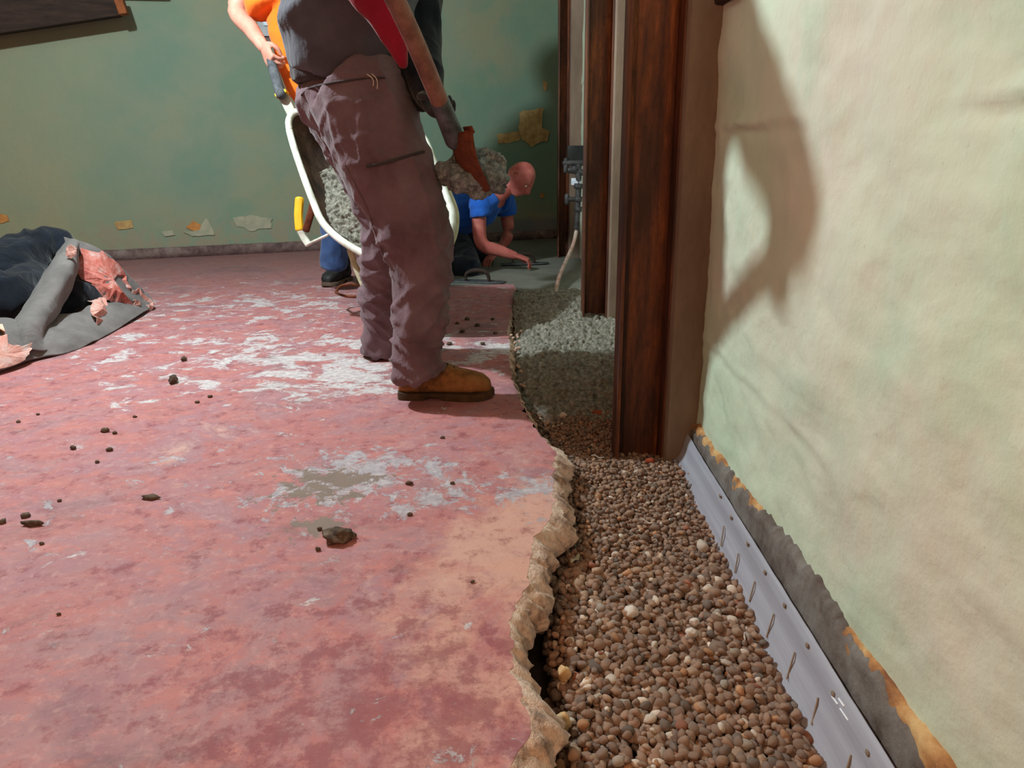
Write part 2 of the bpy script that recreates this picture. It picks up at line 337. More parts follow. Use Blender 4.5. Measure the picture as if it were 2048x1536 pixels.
def remesh(vf, voxel, smooth=4, fac=.5):
    me = bpy.data.meshes.new('t'); me.from_pydata([tuple(v) for v in vf[0]], [], [tuple(f) for f in vf[1]])
    bm = bmesh.new(); bm.from_mesh(me); bmesh.ops.recalc_face_normals(bm, faces=bm.faces); bm.to_mesh(me); bm.free()
    o = bpy.data.objects.new('t', me); COL.objects.link(o)
    m = o.modifiers.new('r', 'REMESH'); m.mode = 'VOXEL'; m.voxel_size = voxel
    if smooth: q = o.modifiers.new('s', 'SMOOTH'); q.factor = fac; q.iterations = smooth
    dg = bpy.context.evaluated_depsgraph_get(); ev = o.evaluated_get(dg); em = ev.to_mesh()
    n = len(em.vertices); a = np.empty(n*3); em.vertices.foreach_get('co', a); fs = [tuple(p.vertices) for p in em.polygons]
    ev.to_mesh_clear(); bpy.data.objects.remove(o); bpy.data.meshes.remove(me)
    return a.reshape(-1, 3), fs
def normals(vf):
    vs = np.asarray(vf[0], float); nn = np.zeros_like(vs)
    F4 = np.array([(f[0], f[1], f[2], f[3] if len(f) > 3 else f[2]) for f in vf[1]])
    q = np.cross(vs[F4[:, 2]]-vs[F4[:, 0]], vs[F4[:, 3]]-vs[F4[:, 1]])
    for k in range(4): np.add.at(nn, F4[:, k], q)
    return nn/np.maximum(np.linalg.norm(nn, axis=1, keepdims=True), 1e-9)
def displace(vf, fn):
    vs = np.array(vf[0], float); nn = normals(vf)
    d = np.array([fn(V(p), V(q)) for p, q in zip(vs, nn)]); return vs+nn*d[:, None], vf[1]
def folds(amp, scale, seed=0, st=(1, 1, 1)):
    def fn(p, n):
        q = V((p.x*st[0], p.y*st[1], p.z*st[2]))*scale + V((seed, seed*.7, 0))
        a = mn.noise(q + V((mn.noise(q*.7), mn.noise(q*.7+V((9, 0, 0))), 0))*.8)
        return amp*((1-abs(a)*2.6)*.8 + .3*mn.noise(q*2.3))
    return fn
def solid(vf, th):
    """give an open sheet thickness"""
    vs = np.asarray(vf[0], float); nn = normals(vf); n = len(vs); fs = list(vf[1])
    edge = {}
    for f in fs:
        for a, b in zip(f, list(f[1:])+[f[0]]): edge[(a, b)] = 1
    out = [tuple(f) for f in fs] + [tuple(i+n for i in f)[::-1] for f in fs]
    out += [(b, a, a+n, b+n) for (a, b) in edge if (b, a) not in edge]
    return np.vstack([vs, vs-nn*th]), out
def grid(fn, nu, nv):
    vs = [tuple(fn(i/nu, j/nv)) for j in range(nv+1) for i in range(nu+1)]
    return vs, [(j*(nu+1)+i, j*(nu+1)+i+1, (j+1)*(nu+1)+i+1, (j+1)*(nu+1)+i) for j in range(nv) for i in range(nu)]
def patch(rows, nu, nv):
    """smooth sheet through a table of control points"""
    rs = [spline(r, 8) for r in rows]; m = len(rs[0]); cols = [spline([r[i] for r in rs], 8) for i in range(m)]; k = len(cols[0])
    def fn(u, v):
        a, b = u*(m-1), v*(k-1); i, j = min(int(a), m-2), min(int(b), k-2); a -= i; b -= j
        A, B, Cc, D = (V(cols[i][j]), V(cols[i+1][j]), V(cols[i][j+1]), V(cols[i+1][j+1]))
        return (A*(1-a)+B*a)*(1-b)+(Cc*(1-a)+D*a)*b
    return fn
def lump(c, r, seed, amp=.35, n=2, R=None):
    bm = bmesh.new(); bmesh.ops.create_icosphere(bm, subdivisions=n, radius=1); r = (r, r, r) if not isinstance(r, (tuple, list)) else r
    vs = []
    for v in bm.verts:
        k = 1+amp*mn.noise(v.co*1.6+V((seed*3.1, seed, 0)))+amp*.5*mn.noise(v.co*4+V((seed, 0, seed)))
        p = V((v.co.x*r[0]*k, v.co.y*r[1]*k, v.co.z*r[2]*k)); vs.append(tuple(V(c)+(R @ p if R else p)))
    bm.verts.index_update(); fs = [tuple(v.index for v in f.verts) for f in bm.faces]; bm.free(); return vs, fs

# ------------------------------------------------------------------ the room
EDGE_PX = [(1020, 1700), (1015, 1600), (1020, 1536), (1062, 1460), (1048, 1400), (1028, 1350), (1024, 1300), (1018, 1250), (1035, 1205), (1052, 1175), (1062, 1110), (1068, 1075), (1100, 1040), (1108, 1000), (1106, 950), (1110, 902),
           (1085, 875), (1062, 845), (1045, 815), (1036, 790), (1024, 760), (1018, 720), (1020, 690), (1014, 660), (1020, 640), (1024, 615), (1030, 585), (1031, 570)]
ep = [PZ(*q) for q in EDGE_PX]
ep = [V((.0, -.6, 0)), V((.02, .3, 0))] + ep + [V((.05, 4.62, 0))]
edge = []
for a, b in zip(ep[:-1], ep[1:]):
    k = max(2, int((b-a).length/.006))
    for i in range(k):
        p = a.lerp(b, i/k); p.x += .010*mn.noise(V((p.y*28, 0, 3))) + .006*mn.noise(V((p.y*75, 5, 0))); edge.append(p)
edge.append(ep[-1])
def wall_y(x): return 7.0+.28*x
top = [(p.x, p.y, 0) for p in edge] + [(-.5, 4.6, 0), (-.62, 5.2, 0), (-.58, wall_y(-.58)+.1, 0), (-6, wall_y(-6)+.1, 0), (-6, -3, 0), (0, -3, 0)]
bm = bmesh.new(); vv = [bm.verts.new(p) for p in top]; f = bm.faces.new(vv); bmesh.ops.triangulate(bm, faces=[f]); bm.verts.index_update()
fv = [v.co.copy() for v in bm.verts], [tuple(v.index for v in f.verts) for f in bm.faces]; bm.free()
floor = obj('floor', fv, 'floor', origin=(0, 0, 0), smooth=False); tag(floor, 'worn red painted concrete floor with white and grey flaked patches', kind='structure')
# broken face of the slab: crumbles outwards, then undercut
rows = []
prof = [(0, 0.0), (.004, -.002), (.012, -.008), (.022, -.016), (.031, -.026), (.038, -.036), (.044, -.047), (.048, -.058), (.044, -.068), (.028, -.078), (.0, -.09), (-.03, -.11), (-.05, -.2)]
for p in edge:
    if p.y > 4.6: continue
    w = .6+.5*mn.noise(V((p.y*5, 2, 0)))+.5*mn.noise(V((p.y*17, 7, 1)))
    w = w*.45 if p.y > 1.95 else w*1.35
    w = max(w, .12); r_ = []
    for dx, z in prof:
        k_ = min(1, -z/.012) if z else 0; q = V((p.y*30, z*38, 4))
        f_ = .010*mn.noise(q)+.008*abs(mn.noise(q*2.3))+.005*mn.noise(q*4.1)
        ledge_ = .012*math.floor(2.5*(mn.noise(V((p.y*11, z*16, 8)))+.5))/2.5
        r_.append((p.x+dx*w+k_*(f_+ledge_), p.y+k_*.006*mn.noise(q*1.7), z+(k_*.006*mn.noise(q*1.3+V((5, 0, 0))) if z else -.0005)))
    rows.append(r_)
k = len(prof); vs = [q for r in rows for q in r]
fs = [(i*k+j, (i+1)*k+j, (i+1)*k+j+1, i*k+j+1) for i in range(len(rows)-1) for j in range(k-1)]
tag(obj('broken_edge', (vs, fs), 'slab', floor, smooth='auto'), 'rough tan broken concrete edge of the floor slab')
bed = obj('trench_bed', grid(lambda u, v: (-.3+u*1.2, -.8+v*8, -.17), 4, 20), 'earth', origin=(0, 0, 0)); tag(bed, 'dark earth bed of the trench', kind='structure')

# right wall, one lumpy plastered face
WX = .56
def wall_fn(y, z):
    d = .012*mn.noise(V((y*2.2, z*2.2, 0)))+.008*mn.noise(V((y*6, z*7, 3)))+.0035*mn.noise(V((y*17, z*19, 8)))+.0012*mn.noise(V((y*45, z*50, 8)))
    for zc, a in ((.883, .013), (.30, .004), (1.3, .01)):      # sagging bed joints under the paint
        t = z-zc-.008*mn.noise(V((y*7, zc, 0)))-.004*mn.noise(V((y*31, zc, 3)))
        d += a*max(0, mn.noise(V((y*4+1.5, zc*5, 2)))+.4)*(.7+.8*mn.noise(V((y*25, z*25, 6))))*(math.exp(-(t/.012)**2)-.8*math.exp(-((t+.022)/.012)**2))
    return WX+.006-d-.004
ys = np.concatenate([np.arange(-2.6, .4, .12), np.arange(.4, 2.6, .014), np.arange(2.6, 7.21, .06)]); zs = np.concatenate([np.arange(-.17, 1.3, .009), np.arange(1.3, 2.72, .08)])
vs = [(wall_fn(y, z), y, z) for z in zs for y in ys]; n_ = len(ys)
fs = [(j*n_+i, j*n_+i+1, (j+1)*n_+i+1, (j+1)*n_+i) for j in range(len(zs)-1) for i in range(n_-1)]
wr = obj('wall_right', (vs, fs), 'wall_near', origin=(0, 0, 0)); tag(wr, 'pale green lumpy painted basement wall beside the trench', kind='structure')
# ragged band of mortar and bare plaster along the foot of the wall
def band(fz, proud, seed, y0=.35, y1=2.3):
    rows = []
    for y in np.arange(y0, y1, .004):
        b, t = fz(y, seed); x = WX-.002; r_ = [(x, y, b)]; b2 = max(b, t-.14)
        for k_ in (0, .15, .3, .45, .6, .72, .84, .93):
            z = b2+(t-b2)*k_; r_.append((x-proud*(1-.3*k_**3)-.005*mn.noise(V((y*22, z*26, seed)))-.003*mn.noise(V((y*70, z*70, seed))), y, z))
        r_ += [(x-proud*.35, y, t), (x+.012, y, t+.002)]; rows.append(r_)
    k = len(rows[0]); return [q for r in rows for q in r], [(i*k+j, (i+1)*k+j, (i+1)*k+j+1, i*k+j+1) for i in range(len(rows)-1) for j in range(k-1)]
def ztop(y): return float(np.interp(y, [.4, .62, .8, 1.0, 1.2, 1.5, 1.8, 2.2], [.045, .05, .060, .074, .072, .058, .03, .02]))
def z_m(y, s): return -.17, ztop(y)-.004+.014*mn.noise(V((y*14, s, 0)))+.012*mn.noise(V((y*45, s, 2)))+.004*mn.noise(V((y*110, s, 6)))-(.018*max(0, mn.noise(V((y*3.3+.4, 1, 0)))) )
def z_p(y, s): return -.17, ztop(y)+.004-.03*math.exp(-((y-1.22)/.22)**2)+.012*mn.noise(V((y*9, s, 4)))+.006*mn.noise(V((y*45, s, 2)))
tag(obj('bare_plaster_band', band(z_p, .010, 5.3), 'plaster', wr), 'ochre ragged edge of peeled paint')
tag(obj('mortar_band', band(z_m, .016, 1.7), 'mortar', wr), 'dark grey smeared mortar along the wall foot')

# far wall, set slightly askew
fw_n = 120
def far_fn(u, v):
    x = -6+u*6.7; z = -.1+v*2.8; return (x, wall_y(x)+.008*mn.noise(V((x*1.2, z*1.2, 0)))+.003*mn.noise(V((x*5, z*5, 3))), z)
wb = obj('wall_back', grid(far_fn, 160, 60), 'wall_far', origin=(0, 0, 0)); tag(wb, 'faded green basement wall with peeled patches', kind='structure')
fdir = V((1, .28, 0)).normalized(); fnor = V((.28, -1, 0)).normalized()
def far_pt(px, py):
    r = _F + _R*((px-1024)/FPX) - _U*((py-768)/FPX); return V((0, 0, CAMH)) + r*(7.0/(r.y-.28*r.x))
def peeled(pts, mat, seed, label):
    c = sum((far_pt(*q) for q in pts), V())/len(pts); pl = [far_pt(*q) for q in pts]; out = []
    for a, b in zip(pl, pl[1:]+pl[:1]):
        for i in range(8):
            p = a.lerp(b, i/8); p += (p-c)*(.13*mn.noise(p*14+V((seed, 0, 0)))+.12*mn.noise(p*40+V((seed, 3, 0)))); out.append(p)
    n = len(out); vs = [tuple(c+fnor*.013)]+[tuple(p+fnor*.011) for p in out]+[tuple(p-fnor*.02) for p in out]
    fs = [(0, 1+i, 1+(i+1) % n) for i in range(n)]+[(1+i, 1+n+i, 1+n+(i+1) % n, 1+(i+1) % n) for i in range(n)]
    tag(obj('peeled_patch', (vs, fs), mat, wb, smooth=False), label)
peeled([(1042, 218), (1084, 219), (1083, 256), (1098, 262), (1095, 282), (1062, 292), (1040, 278), (1038, 250)], 'patch', 1, 'tan square patch of bare plaster')
peeled([(995, 268), (1040, 262), (1042, 280), (1015, 286), (996, 288)], 'patch', 2, 'narrow tan patch of bare plaster')
peeled([(372, 455), (385, 441), (402, 450), (406, 458), (390, 463)], 'patch_o', 3, 'small orange spot of under-paint')
peeled([(0, 428), (14, 430), (20, 442), (4, 446), (-8, 440)], 'patch_o', 4, 'small orange spot of under-paint')
peeled([(322, 463), (345, 460), (350, 470), (330, 472)], 'patch_w', 5, 'chalky peeled spot')
peeled([(368, 464), (395, 462), (412, 436), (425, 455), (430, 470), (385, 472)], 'patch_w', 6, 'chalky peeled spot')
peeled([(470, 436), (500, 430), (545, 438), (540, 455), (500, 462), (475, 452)], 'patch_w', 7, 'chalky peeled spot')
peeled([(228, 445), (262, 440), (268, 455), (236, 460)], 'patch', 8, 'tan peeled spot')
peeled([(1086, 160), (1094, 166), (1092, 182), (1086, 178)], 'patch', 9, 'tan peeled spot')
peeled([(1080, 388), (1088, 386), (1088, 395), (1081, 396)], 'patch_o', 10, 'small orange spot of under-paint')
def ledge(x0, x1, h, d, seed):
    prof = [(0, 0), (d, 0), (d, h*.8), (d*.75, h), (-.03, h)]; rows = []
    for x in np.arange(x0, x1, .05):
        j = .004*mn.noise(V((x*8, seed, 0))); o = V((x, wall_y(x), 0)); rows.append([tuple(o+fnor*(dd+(j if dd > 0 else 0))+V((0, 0, z+j*1.5*(z > 0)))) for dd, z in prof])
    k = len(prof); return [q for r in rows for q in r], [(i*k+j, (i+1)*k+j, (i+1)*k+j+1, i*k+j+1) for i in range(len(rows)-1) for j in range(k-1)]
tag(obj('baseboard_back', ledge(-6, .6, .085, .05, 1), 'base', origin=(0, 0, 0)), 'dusty brown ledge along the foot of the far wall', kind='structure')
wl = obj('wall_left', box((-6.05, 2, 1.25), (.1, 11, 2.9)), 'wall_far', origin=(0, 0, 0), smooth=False); tag(wl, 'green basement wall beyond the left of the room', kind='structure')
wf = obj('wall_front', box((-2.7, -2.65, 1.25), (6.8, .1, 2.9)), 'wall_far', origin=(0, 0, 0), smooth=False); tag(wf, 'green basement wall behind the viewer', kind='structure')
ce = obj('ceiling', box((-2.7, 2.4, 2.75), (6.9, 10.4, .1)), 'ceil', origin=(0, 0, 0), smooth=False); tag(ce, 'grey board basement ceiling', kind='structure')

# ------------------------------------------------------------------ wall-bracing steel beams
def brace_beam(y0, x0, depth, fw, zb, label, lean=0.0):
    y1 = y0+fw; t = .009; h = 2.7-zb; zc = (2.7+zb)/2; x1 = x0+depth
    root = empty('steel_beam', (x0+depth/2, y0+fw/2, zb)); tag(root, label, 'beam')
    def slab_(x, y, sx, sy): return bbox_((x, y, zc), (sx, sy, h), None, .0025)
    tag(obj('room_flange', slab_(x0+t/2, y0+fw/2, t, fw), 'rust', root, smooth='auto'))
    obj('web', slab_((x0+x1)/2, y0+fw*.74, depth-t, .008), 'rust', root, smooth='auto')
    obj('wall_flange', slab_(x1-t/2, y0+fw/2, t, fw), 'rust', root, smooth='auto')
    vs, fs = grid(lambda u, v: (0, 0, 0), 1, 1)
    nz = 60; rows = []
    for i in range(nz+1):
        z = zb+h*i/nz; j = .006*mn.noise(V((z*7, y0, 0))); k_ = .006*mn.noise(V((z*9, y0, 5)))
        a, b = y0-.018+j, y1+.02+k_; rows.append([(x1-.004, a+.012, z), (x1+.004, a, z), (WX-.006+j*.5, a-.004, z), (WX+.02, a, z), (WX+.02, b, z), (x1+.004, b, z)])
    vs = [q for r in rows for q in r]; fs = [(i*6+j, i*6+(j+1) % 6, (i+1)*6+(j+1) % 6, (i+1)*6+j) for i in range(nz) for j in range(6)]
    tag(obj('grout_fill', (vs, fs), 'grout', root, smooth='auto'), 'brown grey grout filling between beam and wall')
    return root
brace_beam(2.045, .323, .150, .105, -.14, 'nearest rusty steel beam, standing in the gravel against the right wall')
brace_beam(3.47, .358, .125, .11, -.12, 'second rusty steel beam, its foot in the wet concrete mound')
brace_beam(5.75, .385, .09, .12, -.05, 'farthest rusty steel beam, near the far wall beside the pipe and valves')
# timber plate fixed across the wall above the nearest beam
tb = obj('wall_board', remesh(join(box((WX-.012, 2.05, 1.19), (.035, .66, .03))), .008, 2), 'bwood'); tag(tb, 'narrow dark board on the right wall beside the nearest beam top', 'board')

# ------------------------------------------------------------------ concrete, gravel
def conc_z(x, y):
    t = np.interp(y, [2.35, 2.55, 2.8, 3.3, 3.8, 4.15, 4.4], [-.15, -.1, -.03, .03, .06, .05, -.012])
    side = 1-.5*max(0, (x-.25)/.3)**2*(y > 2.4)
    e = np.interp(x, [-.02, .06, .18], [-.07, -.02, .0]) if y < 3.9 else np.interp(x, [.0, .12, .2], [-.03, -.005, 0])
    return float(t+e - .04*max(0, x-.3))
def conc_fn(u, v):
    y = 2.3+v*2.15; x = (.015 if y < 4.2 else .06)+u*(.525 if y < 4.2 else .48)
    z = conc_z(x, y); q = V((x, y, z))
    z += .016*mn.noise(q*11)+.024*abs(mn.noise(q*27))+.014*mn.noise(q*52)+.008*mn.noise(q*95)-.006
    return (x+.008*mn.noise(q*50+V((4, 0, 0))), y+.01*mn.noise(q*46+V((0, 4, 0))), z)
tag(obj('concrete_mound', grid(conc_fn, 110, 420), 'concrete'), 'lumpy mound of fresh wet concrete poured in the trench behind the nearest beam', 'concrete')
sm = []
pts = [(.57, 4.2), (.05, 4.36), (.03, 4.6), (-.5, 4.58), (-.64, 5.2), (-.6, 6.8), (.57, 7.1)]
def smooth_patch():
    bm = bmesh.new(); vs = []
    for (a, b) in zip(pts, pts[1:]+pts[:1]):
        for i in range(14):
            t = i/14; x = a[0]+(b[0]-a[0])*t; y = a[1]+(b[1]-a[1])*t
            vs.append(bm.verts.new((x+.02*mn.noise(V((x*9, y*9, 0))), y+.025*mn.noise(V((x*9, y*9, 4))), .004)))
    f = bm.faces.new(vs); r = bmesh.ops.extrude_face_region(bm, geom=[f]); 
    for e in r['geom']:
        if isinstance(e, bmesh.types.BMVert): e.co.z = -.06
    bm.verts.index_update(); out = [v.co.copy() for v in bm.verts], [tuple(v.index for v in f.verts) for f in bm.faces]; bm.free(); return out
tag(obj('smoothed_concrete', smooth_patch(), 'smooth', smooth=False), 'freshly smoothed grey wet concrete strip under the kneeling man', 'concrete')

def grav_x(y):   # gravel limits across the trench
    return float(np.interp(y, [.6, .9, 1.1, 1.35, 1.6, 1.9, 2.1, 2.4, 2.7], [.06, .065, .065, .06, .095, .125, .06, .02, .0])), float(np.interp(y, [.6, .9, 1.1, 1.3, 1.8, 2.0, 2.7], [.475, .478, .488, .497, .515, .52, .55]))
def grav_z(x, y):
    return float(np.interp(y, [.6, 1.5, 1.85, 1.98, 2.15, 2.5, 2.7], [-.108, -.106, -.095, -.09, -.118, -.125, -.13])) + .012*mn.noise(V((x*6, y*6, 0)))
TINTS = [((140, 112, 98), 36), ((150, 120, 104), 26), ((128, 106, 96), 18), ((160, 132, 114), 10), ((112, 98, 92), 8), ((206, 188, 176), 4), ((172, 128, 98), 3), ((166, 152, 142), 4), ((150, 100, 82), 1)]
TW = np.array([t[1] for t in TINTS], float); TW /= TW.sum()
shapes = []
for sd, nsub in [(i, 2) for i in range(12)]+[(i+20, 1) for i in range(10)]:
    vs, fs = lump((0, 0, 0), 1, sd+.37, .34, nsub); vs = np.array(vs)
    vs *= np.array([1.0, .62+.34*random.random(), .5+.3*random.random()]); shapes.append((vs, np.array(fs)))
def rot3():
    a, b, c = random.random()*2*PI, random.gauss(0, .45), random.gauss(0, .45)
    return np.array((Matrix.Rotation(a, 3, 'Z') @ Matrix.Rotation(b, 3, 'X') @ Matrix.Rotation(c, 3, 'Y')))
stones = []   # x, y, z, radius
for layer, (pitch, dz, r0, r1) in enumerate(((.0158, -.012, .008, .0115), (.0172, -.003, .0068, .0118), (.024, .005, .005, .0105))):
    y = .62
    while y < 2.62:
        xa, xb = grav_x(y); x = xa + random.random()*pitch
        while x < xb:
            fine = y > 1.45
            r = random.uniform(r0, r1)*(random.uniform(.72, 1.0) if fine else 1)
            if random.random() < .035: r *= 1.45
            px_, py_ = x+random.gauss(0, pitch*.25), y+random.gauss(0, pitch*.25)
            if not (.31 < px_ < .56 and 2.03 < py_ < 2.17 and False): stones.append((px_, py_, grav_z(x, y)-.04*max(0, 1-(x-xa)/.035)+dz+random.gauss(0, .002), r, layer))
            x += pitch*(.86 if fine else 1)
        y += pitch*.88*(.86 if y > 1.45 else 1)
# the 300 that show largest: nearest ones of the upper layers become single pebbles
vis = [i for i, s in enumerate(stones) if s[4] >= 1 and s[1] > .80 and s[0] > .09]
vis.sort(key=lambda i: -(stones[i][3]/math.hypot(stones[i][1], .95))*(1 if stones[i][4] == 2 else .8))
single = set(vis[:286])
PEB = {0: ('brown', 'rounded pebble'), 5: ('pale cream', 'pebble'), 6: ('orange tan', 'pebble'), 7: ('light grey', 'pebble'), 4: ('dark grey', 'pebble'), 8: ('reddish', 'pebble')}
pmesh = []
for k_, (vs, fs) in enumerate(shapes[:12]):
    me = bpy.data.meshes.new('pebble'); me.from_pydata(vs.tolist(), [], fs.tolist()); me.materials.append(MT['pebble']); me.polygons.foreach_set('use_smooth', [True]*len(fs)); pmesh.append(me)
AV, AF, AC, off = [], [], [], 0
for i, (x, y, z, r, layer) in enumerate(stones):
    t = int(rng.choice(len(TINTS), p=TW))
    if y > 1.45 and t in (5, 7) and random.random() < .5: t = 1
    c = np.array(lin(TINTS[t][0])[:3])*random.uniform(.82, 1.15); R3 = rot3()
    if i in single:
        o = bpy.data.objects.new('pebble', random.choice(pmesh)); COL.objects.link(o); o.location = (x, y, z)
        o.rotation_euler = Matrix(R3).to_euler(); o.scale = (r*1.25, r*1.25, r*1.25); o.color = (*c, 1)
        nm, lb = PEB.get(t, PEB[0]); zone = 'beside the plastic strip' if x > .40 else ('beside the broken slab edge' if x < .17 else 'in the middle of the trench')
        row = 'nearest' if y < .92 else ('near' if y < 1.08 else 'farther')
        tag(o, f'{nm} {lb} in the {row} gravel {zone}', 'pebble', f'{nm} pebbles in the {row} gravel {zone}')
    else:
        vs, fs = shapes[random.randrange(12)] if (y < 1.5 and layer > 0) else shapes[12+random.randrange(10)]
        AV.append((vs*(r*1.25)) @ R3.T + np.array([x, y, z])); AF.append(fs+off); off += len(vs); AC.append(np.repeat([np.append(c, 1)], len(vs), 0))
AV = np.vstack(AV); AF = np.vstack(AF); AC = np.vstack(AC)
me = bpy.data.meshes.new('gravel'); me.vertices.add(len(AV)); me.vertices.foreach_set('co', AV.ravel()); me.loops.add(AF.size); me.loops.foreach_set('vertex_index', AF.ravel().astype(np.int32))
me.polygons.add(len(AF)); me.polygons.foreach_set('loop_start', np.arange(0, AF.size, 3, dtype=np.int32)); me.polygons.foreach_set('loop_total', np.full(len(AF), 3, dtype=np.int32))
me.update(calc_edges=True); me.polygons.foreach_set('use_smooth', [True]*len(AF)); at = me.color_attributes.new('tint', 'FLOAT_COLOR', 'POINT'); at.data.foreach_set('color', AC.ravel())
me.materials.append(MT['gravel']); go = bpy.data.objects.new('gravel', me); COL.objects.link(go); tag(go, 'bed of brown pea gravel filling the trench beside the wall', 'gravel', kind='stuff')

def at_gravel(px, py, up=.012):
    p = PZ(px, py, -.1); p.z = grav_z(p.x, p.y)+up; return p
def rock(px, py, r, mat, seed, label, cat='stone', name='stone', up=.014, am=.3, **k):
    p = at_gravel(px, py, up); o = obj(name, lump(p, r, seed, am, 3), mat); tag(o, label, cat, **k); return o
rock(1128, 1348, (.012, .012, .017), 'tan', 3, 'rough orange sandstone chunk at the left edge of the gravel, farther of two')
rock(1126, 1452, (.013, .012, .018), 'tan', 4, 'rough tan sandstone chunk at the left edge of the gravel, nearer of two')
rock(1262, 1232, (.016, .014, .012), MT['shard'], 5, 'largest pale pinkish stone in the middle of the gravel')
rock(1388, 1250, (.010, .009, .009), MT['shard'], 6, 'small pale round stone right of the largest pale stone')
rock(1382, 1272, (.012, .01, .01), MT['shard'], 7, 'pale blocky stone just in front of the small pale round stone')
rock(1300, 934, (.014, .01, .008), 'brick', 8, 'red brick bit on the gravel in front of the nearest beam', 'brick', 'brick_bit', .012)
rock(1195, 818, (.022, .014, .008), 'brick', 9, 'flat red brick bit in the shaded gravel left of the nearest beam', 'brick', 'brick_bit', .01)
rock(1186, 783, (.016, .012, .01), 'brick', 10, 'red brick bit half buried at the foot of the concrete mound', 'brick', 'brick_bit', .02)
rock(1126, 826, (.014, .01, .012), MT['shard'], 11, 'white stone chip in the shaded gravel left of the nearest beam')
def shard(px, py, L, w, ang, mat, label, cat, name):
    p = at_gravel(px, py, .02); R = Matrix.Rotation(ang, 3, 'Z') @ Matrix.Rotation(.15, 3, 'Y')
    fn = lambda u, v: p + R @ V(((u-.5)*L, (v-.5)*w*(1-abs(u-.5)*1.4), .003*math.sin(u*7)))
    tag(obj(name, solid(grid(fn, 10, 3), .0015), mat), label, cat)
shard(1292, 1055, .035, .006, -.35, 'shard', 'pale plastic shard lying on the gravel in front of the beam foot', 'shard', 'plastic_shard')
shard(1195, 920, .04, .008, -.1, 'shard', 'pale plastic sliver at the back crest of the near gravel', 'shard', 'plastic_shard')
shard(1150, 1125, .05, .018, 1.1, 'patch_w', 'pale green paint flake standing at the left edge of the gravel', 'flake', 'paint_flake')
shard(1488, 1285, .028, .004, 1.3, 'shard', 'pale plastic thread near the plastic strip', 'shard', 'plastic_shard')
shard(1150, 851, .04, .004, .5, 'stick', 'thin straw on the shaded gravel, farther of two', 'straw', 'straw')
shard(1150, 873, .04, .004, .6, 'stick', 'thin straw on the shaded gravel, nearer of two', 'straw', 'straw')

# ------------------------------------------------------------------ plastic strip along the wall foot
PR = [(.532, -.006), (.528, -.012), (.523, -.03), (.519, -.05), (.512, -.072), (.499, -.09), (.497, -.102), (.482, -.118), (.474, -.15)]
rows = []
for y in np.arange(.45, 2.06, .012):
    j = .003*mn.noise(V((y*5, 0, 0))); k0 = np.interp(y, [.5, 1.0, 1.9, 2.06], [-.002, 0, .004, .008])
    rows.append([(x+j*(i > 1)+k0+.0012*mn.noise(V((y*20, i*3, 0))), y, z+.002*mn.noise(V((y*7, i, 0)))*(i < 2)) for i, (x, z) in enumerate(PR)])
k = len(PR); sh = ([q for r in rows for q in r], [(i*k+j, (i+1)*k+j, (i+1)*k+j+1, i*k+j+1) for i in range(len(rows)-1) for j in range(k-1)])
ps = obj('plastic_strip', solid(sh, .0025), 'plastic', smooth='auto'); tag(ps, 'long translucent grey plastic strip with slanted slots along the wall foot', 'plastic strip')
def strip_pt(px, py, off=.002):
    best = None
    r = (_F + _R*((px-1024)/FPX) - _U*((py-768)/FPX)); o = V((0, 0, CAMH))
    for (xa, za), (xb, zb) in zip(PR[:-1], PR[1:]):
        n = V((zb-za, 0, -(xb-xa))).normalized()
        if n.x > 0: n = -n
        t = (V((xa, 0, za))-o).dot(n)/r.dot(n); p = o+r*t
        if min(za, zb)-1e-4 <= p.z <= max(za, zb)+1e-4: best = (p+n*off, n); break
    return best
for (xa, ya), (xb, yb) in [((1449, 1053), (1443, 1092)), ((1478, 1108), (1471, 1145)), ((1511, 1164), (1500, 1203)), ((1549, 1229), (1535, 1274)), ((1591, 1306), (1576, 1357)), ((1638, 1397), (1626, 1448)), ((1704, 1512), (1690, 1560))]:
    a, b = strip_pt(xa, ya), strip_pt(xb, yb)
    if a and b: obj('slot', tube([a[0], b[0]], .0017, 8, 3), 'slot', ps)
for (x, y) in [(1441, 992), (1463, 1035), (1496, 1088), (1531, 1145), (1570, 1211), (1616, 1291), (1668, 1388), (1737, 1506)]:
    a = strip_pt(x, y)
    if a: obj('nail_hole', ball(a[0], (.002, .006, .005), None, 10, 6), 'slot', ps)
for (xa, ya), (xb, yb) in [((1666, 1394), (1676, 1408)), ((1679, 1398), (1689, 1412)), ((1682, 1418), (1697, 1440))]:
    a, b = strip_pt(xa, ya, .001), strip_pt(xb, yb, .001)
    if a and b: obj('glare_dash', tube([a[0], b[0]], .0018, 6, 2), 'glare', ps)  # white dashes stand in for glare on the glossy plastic

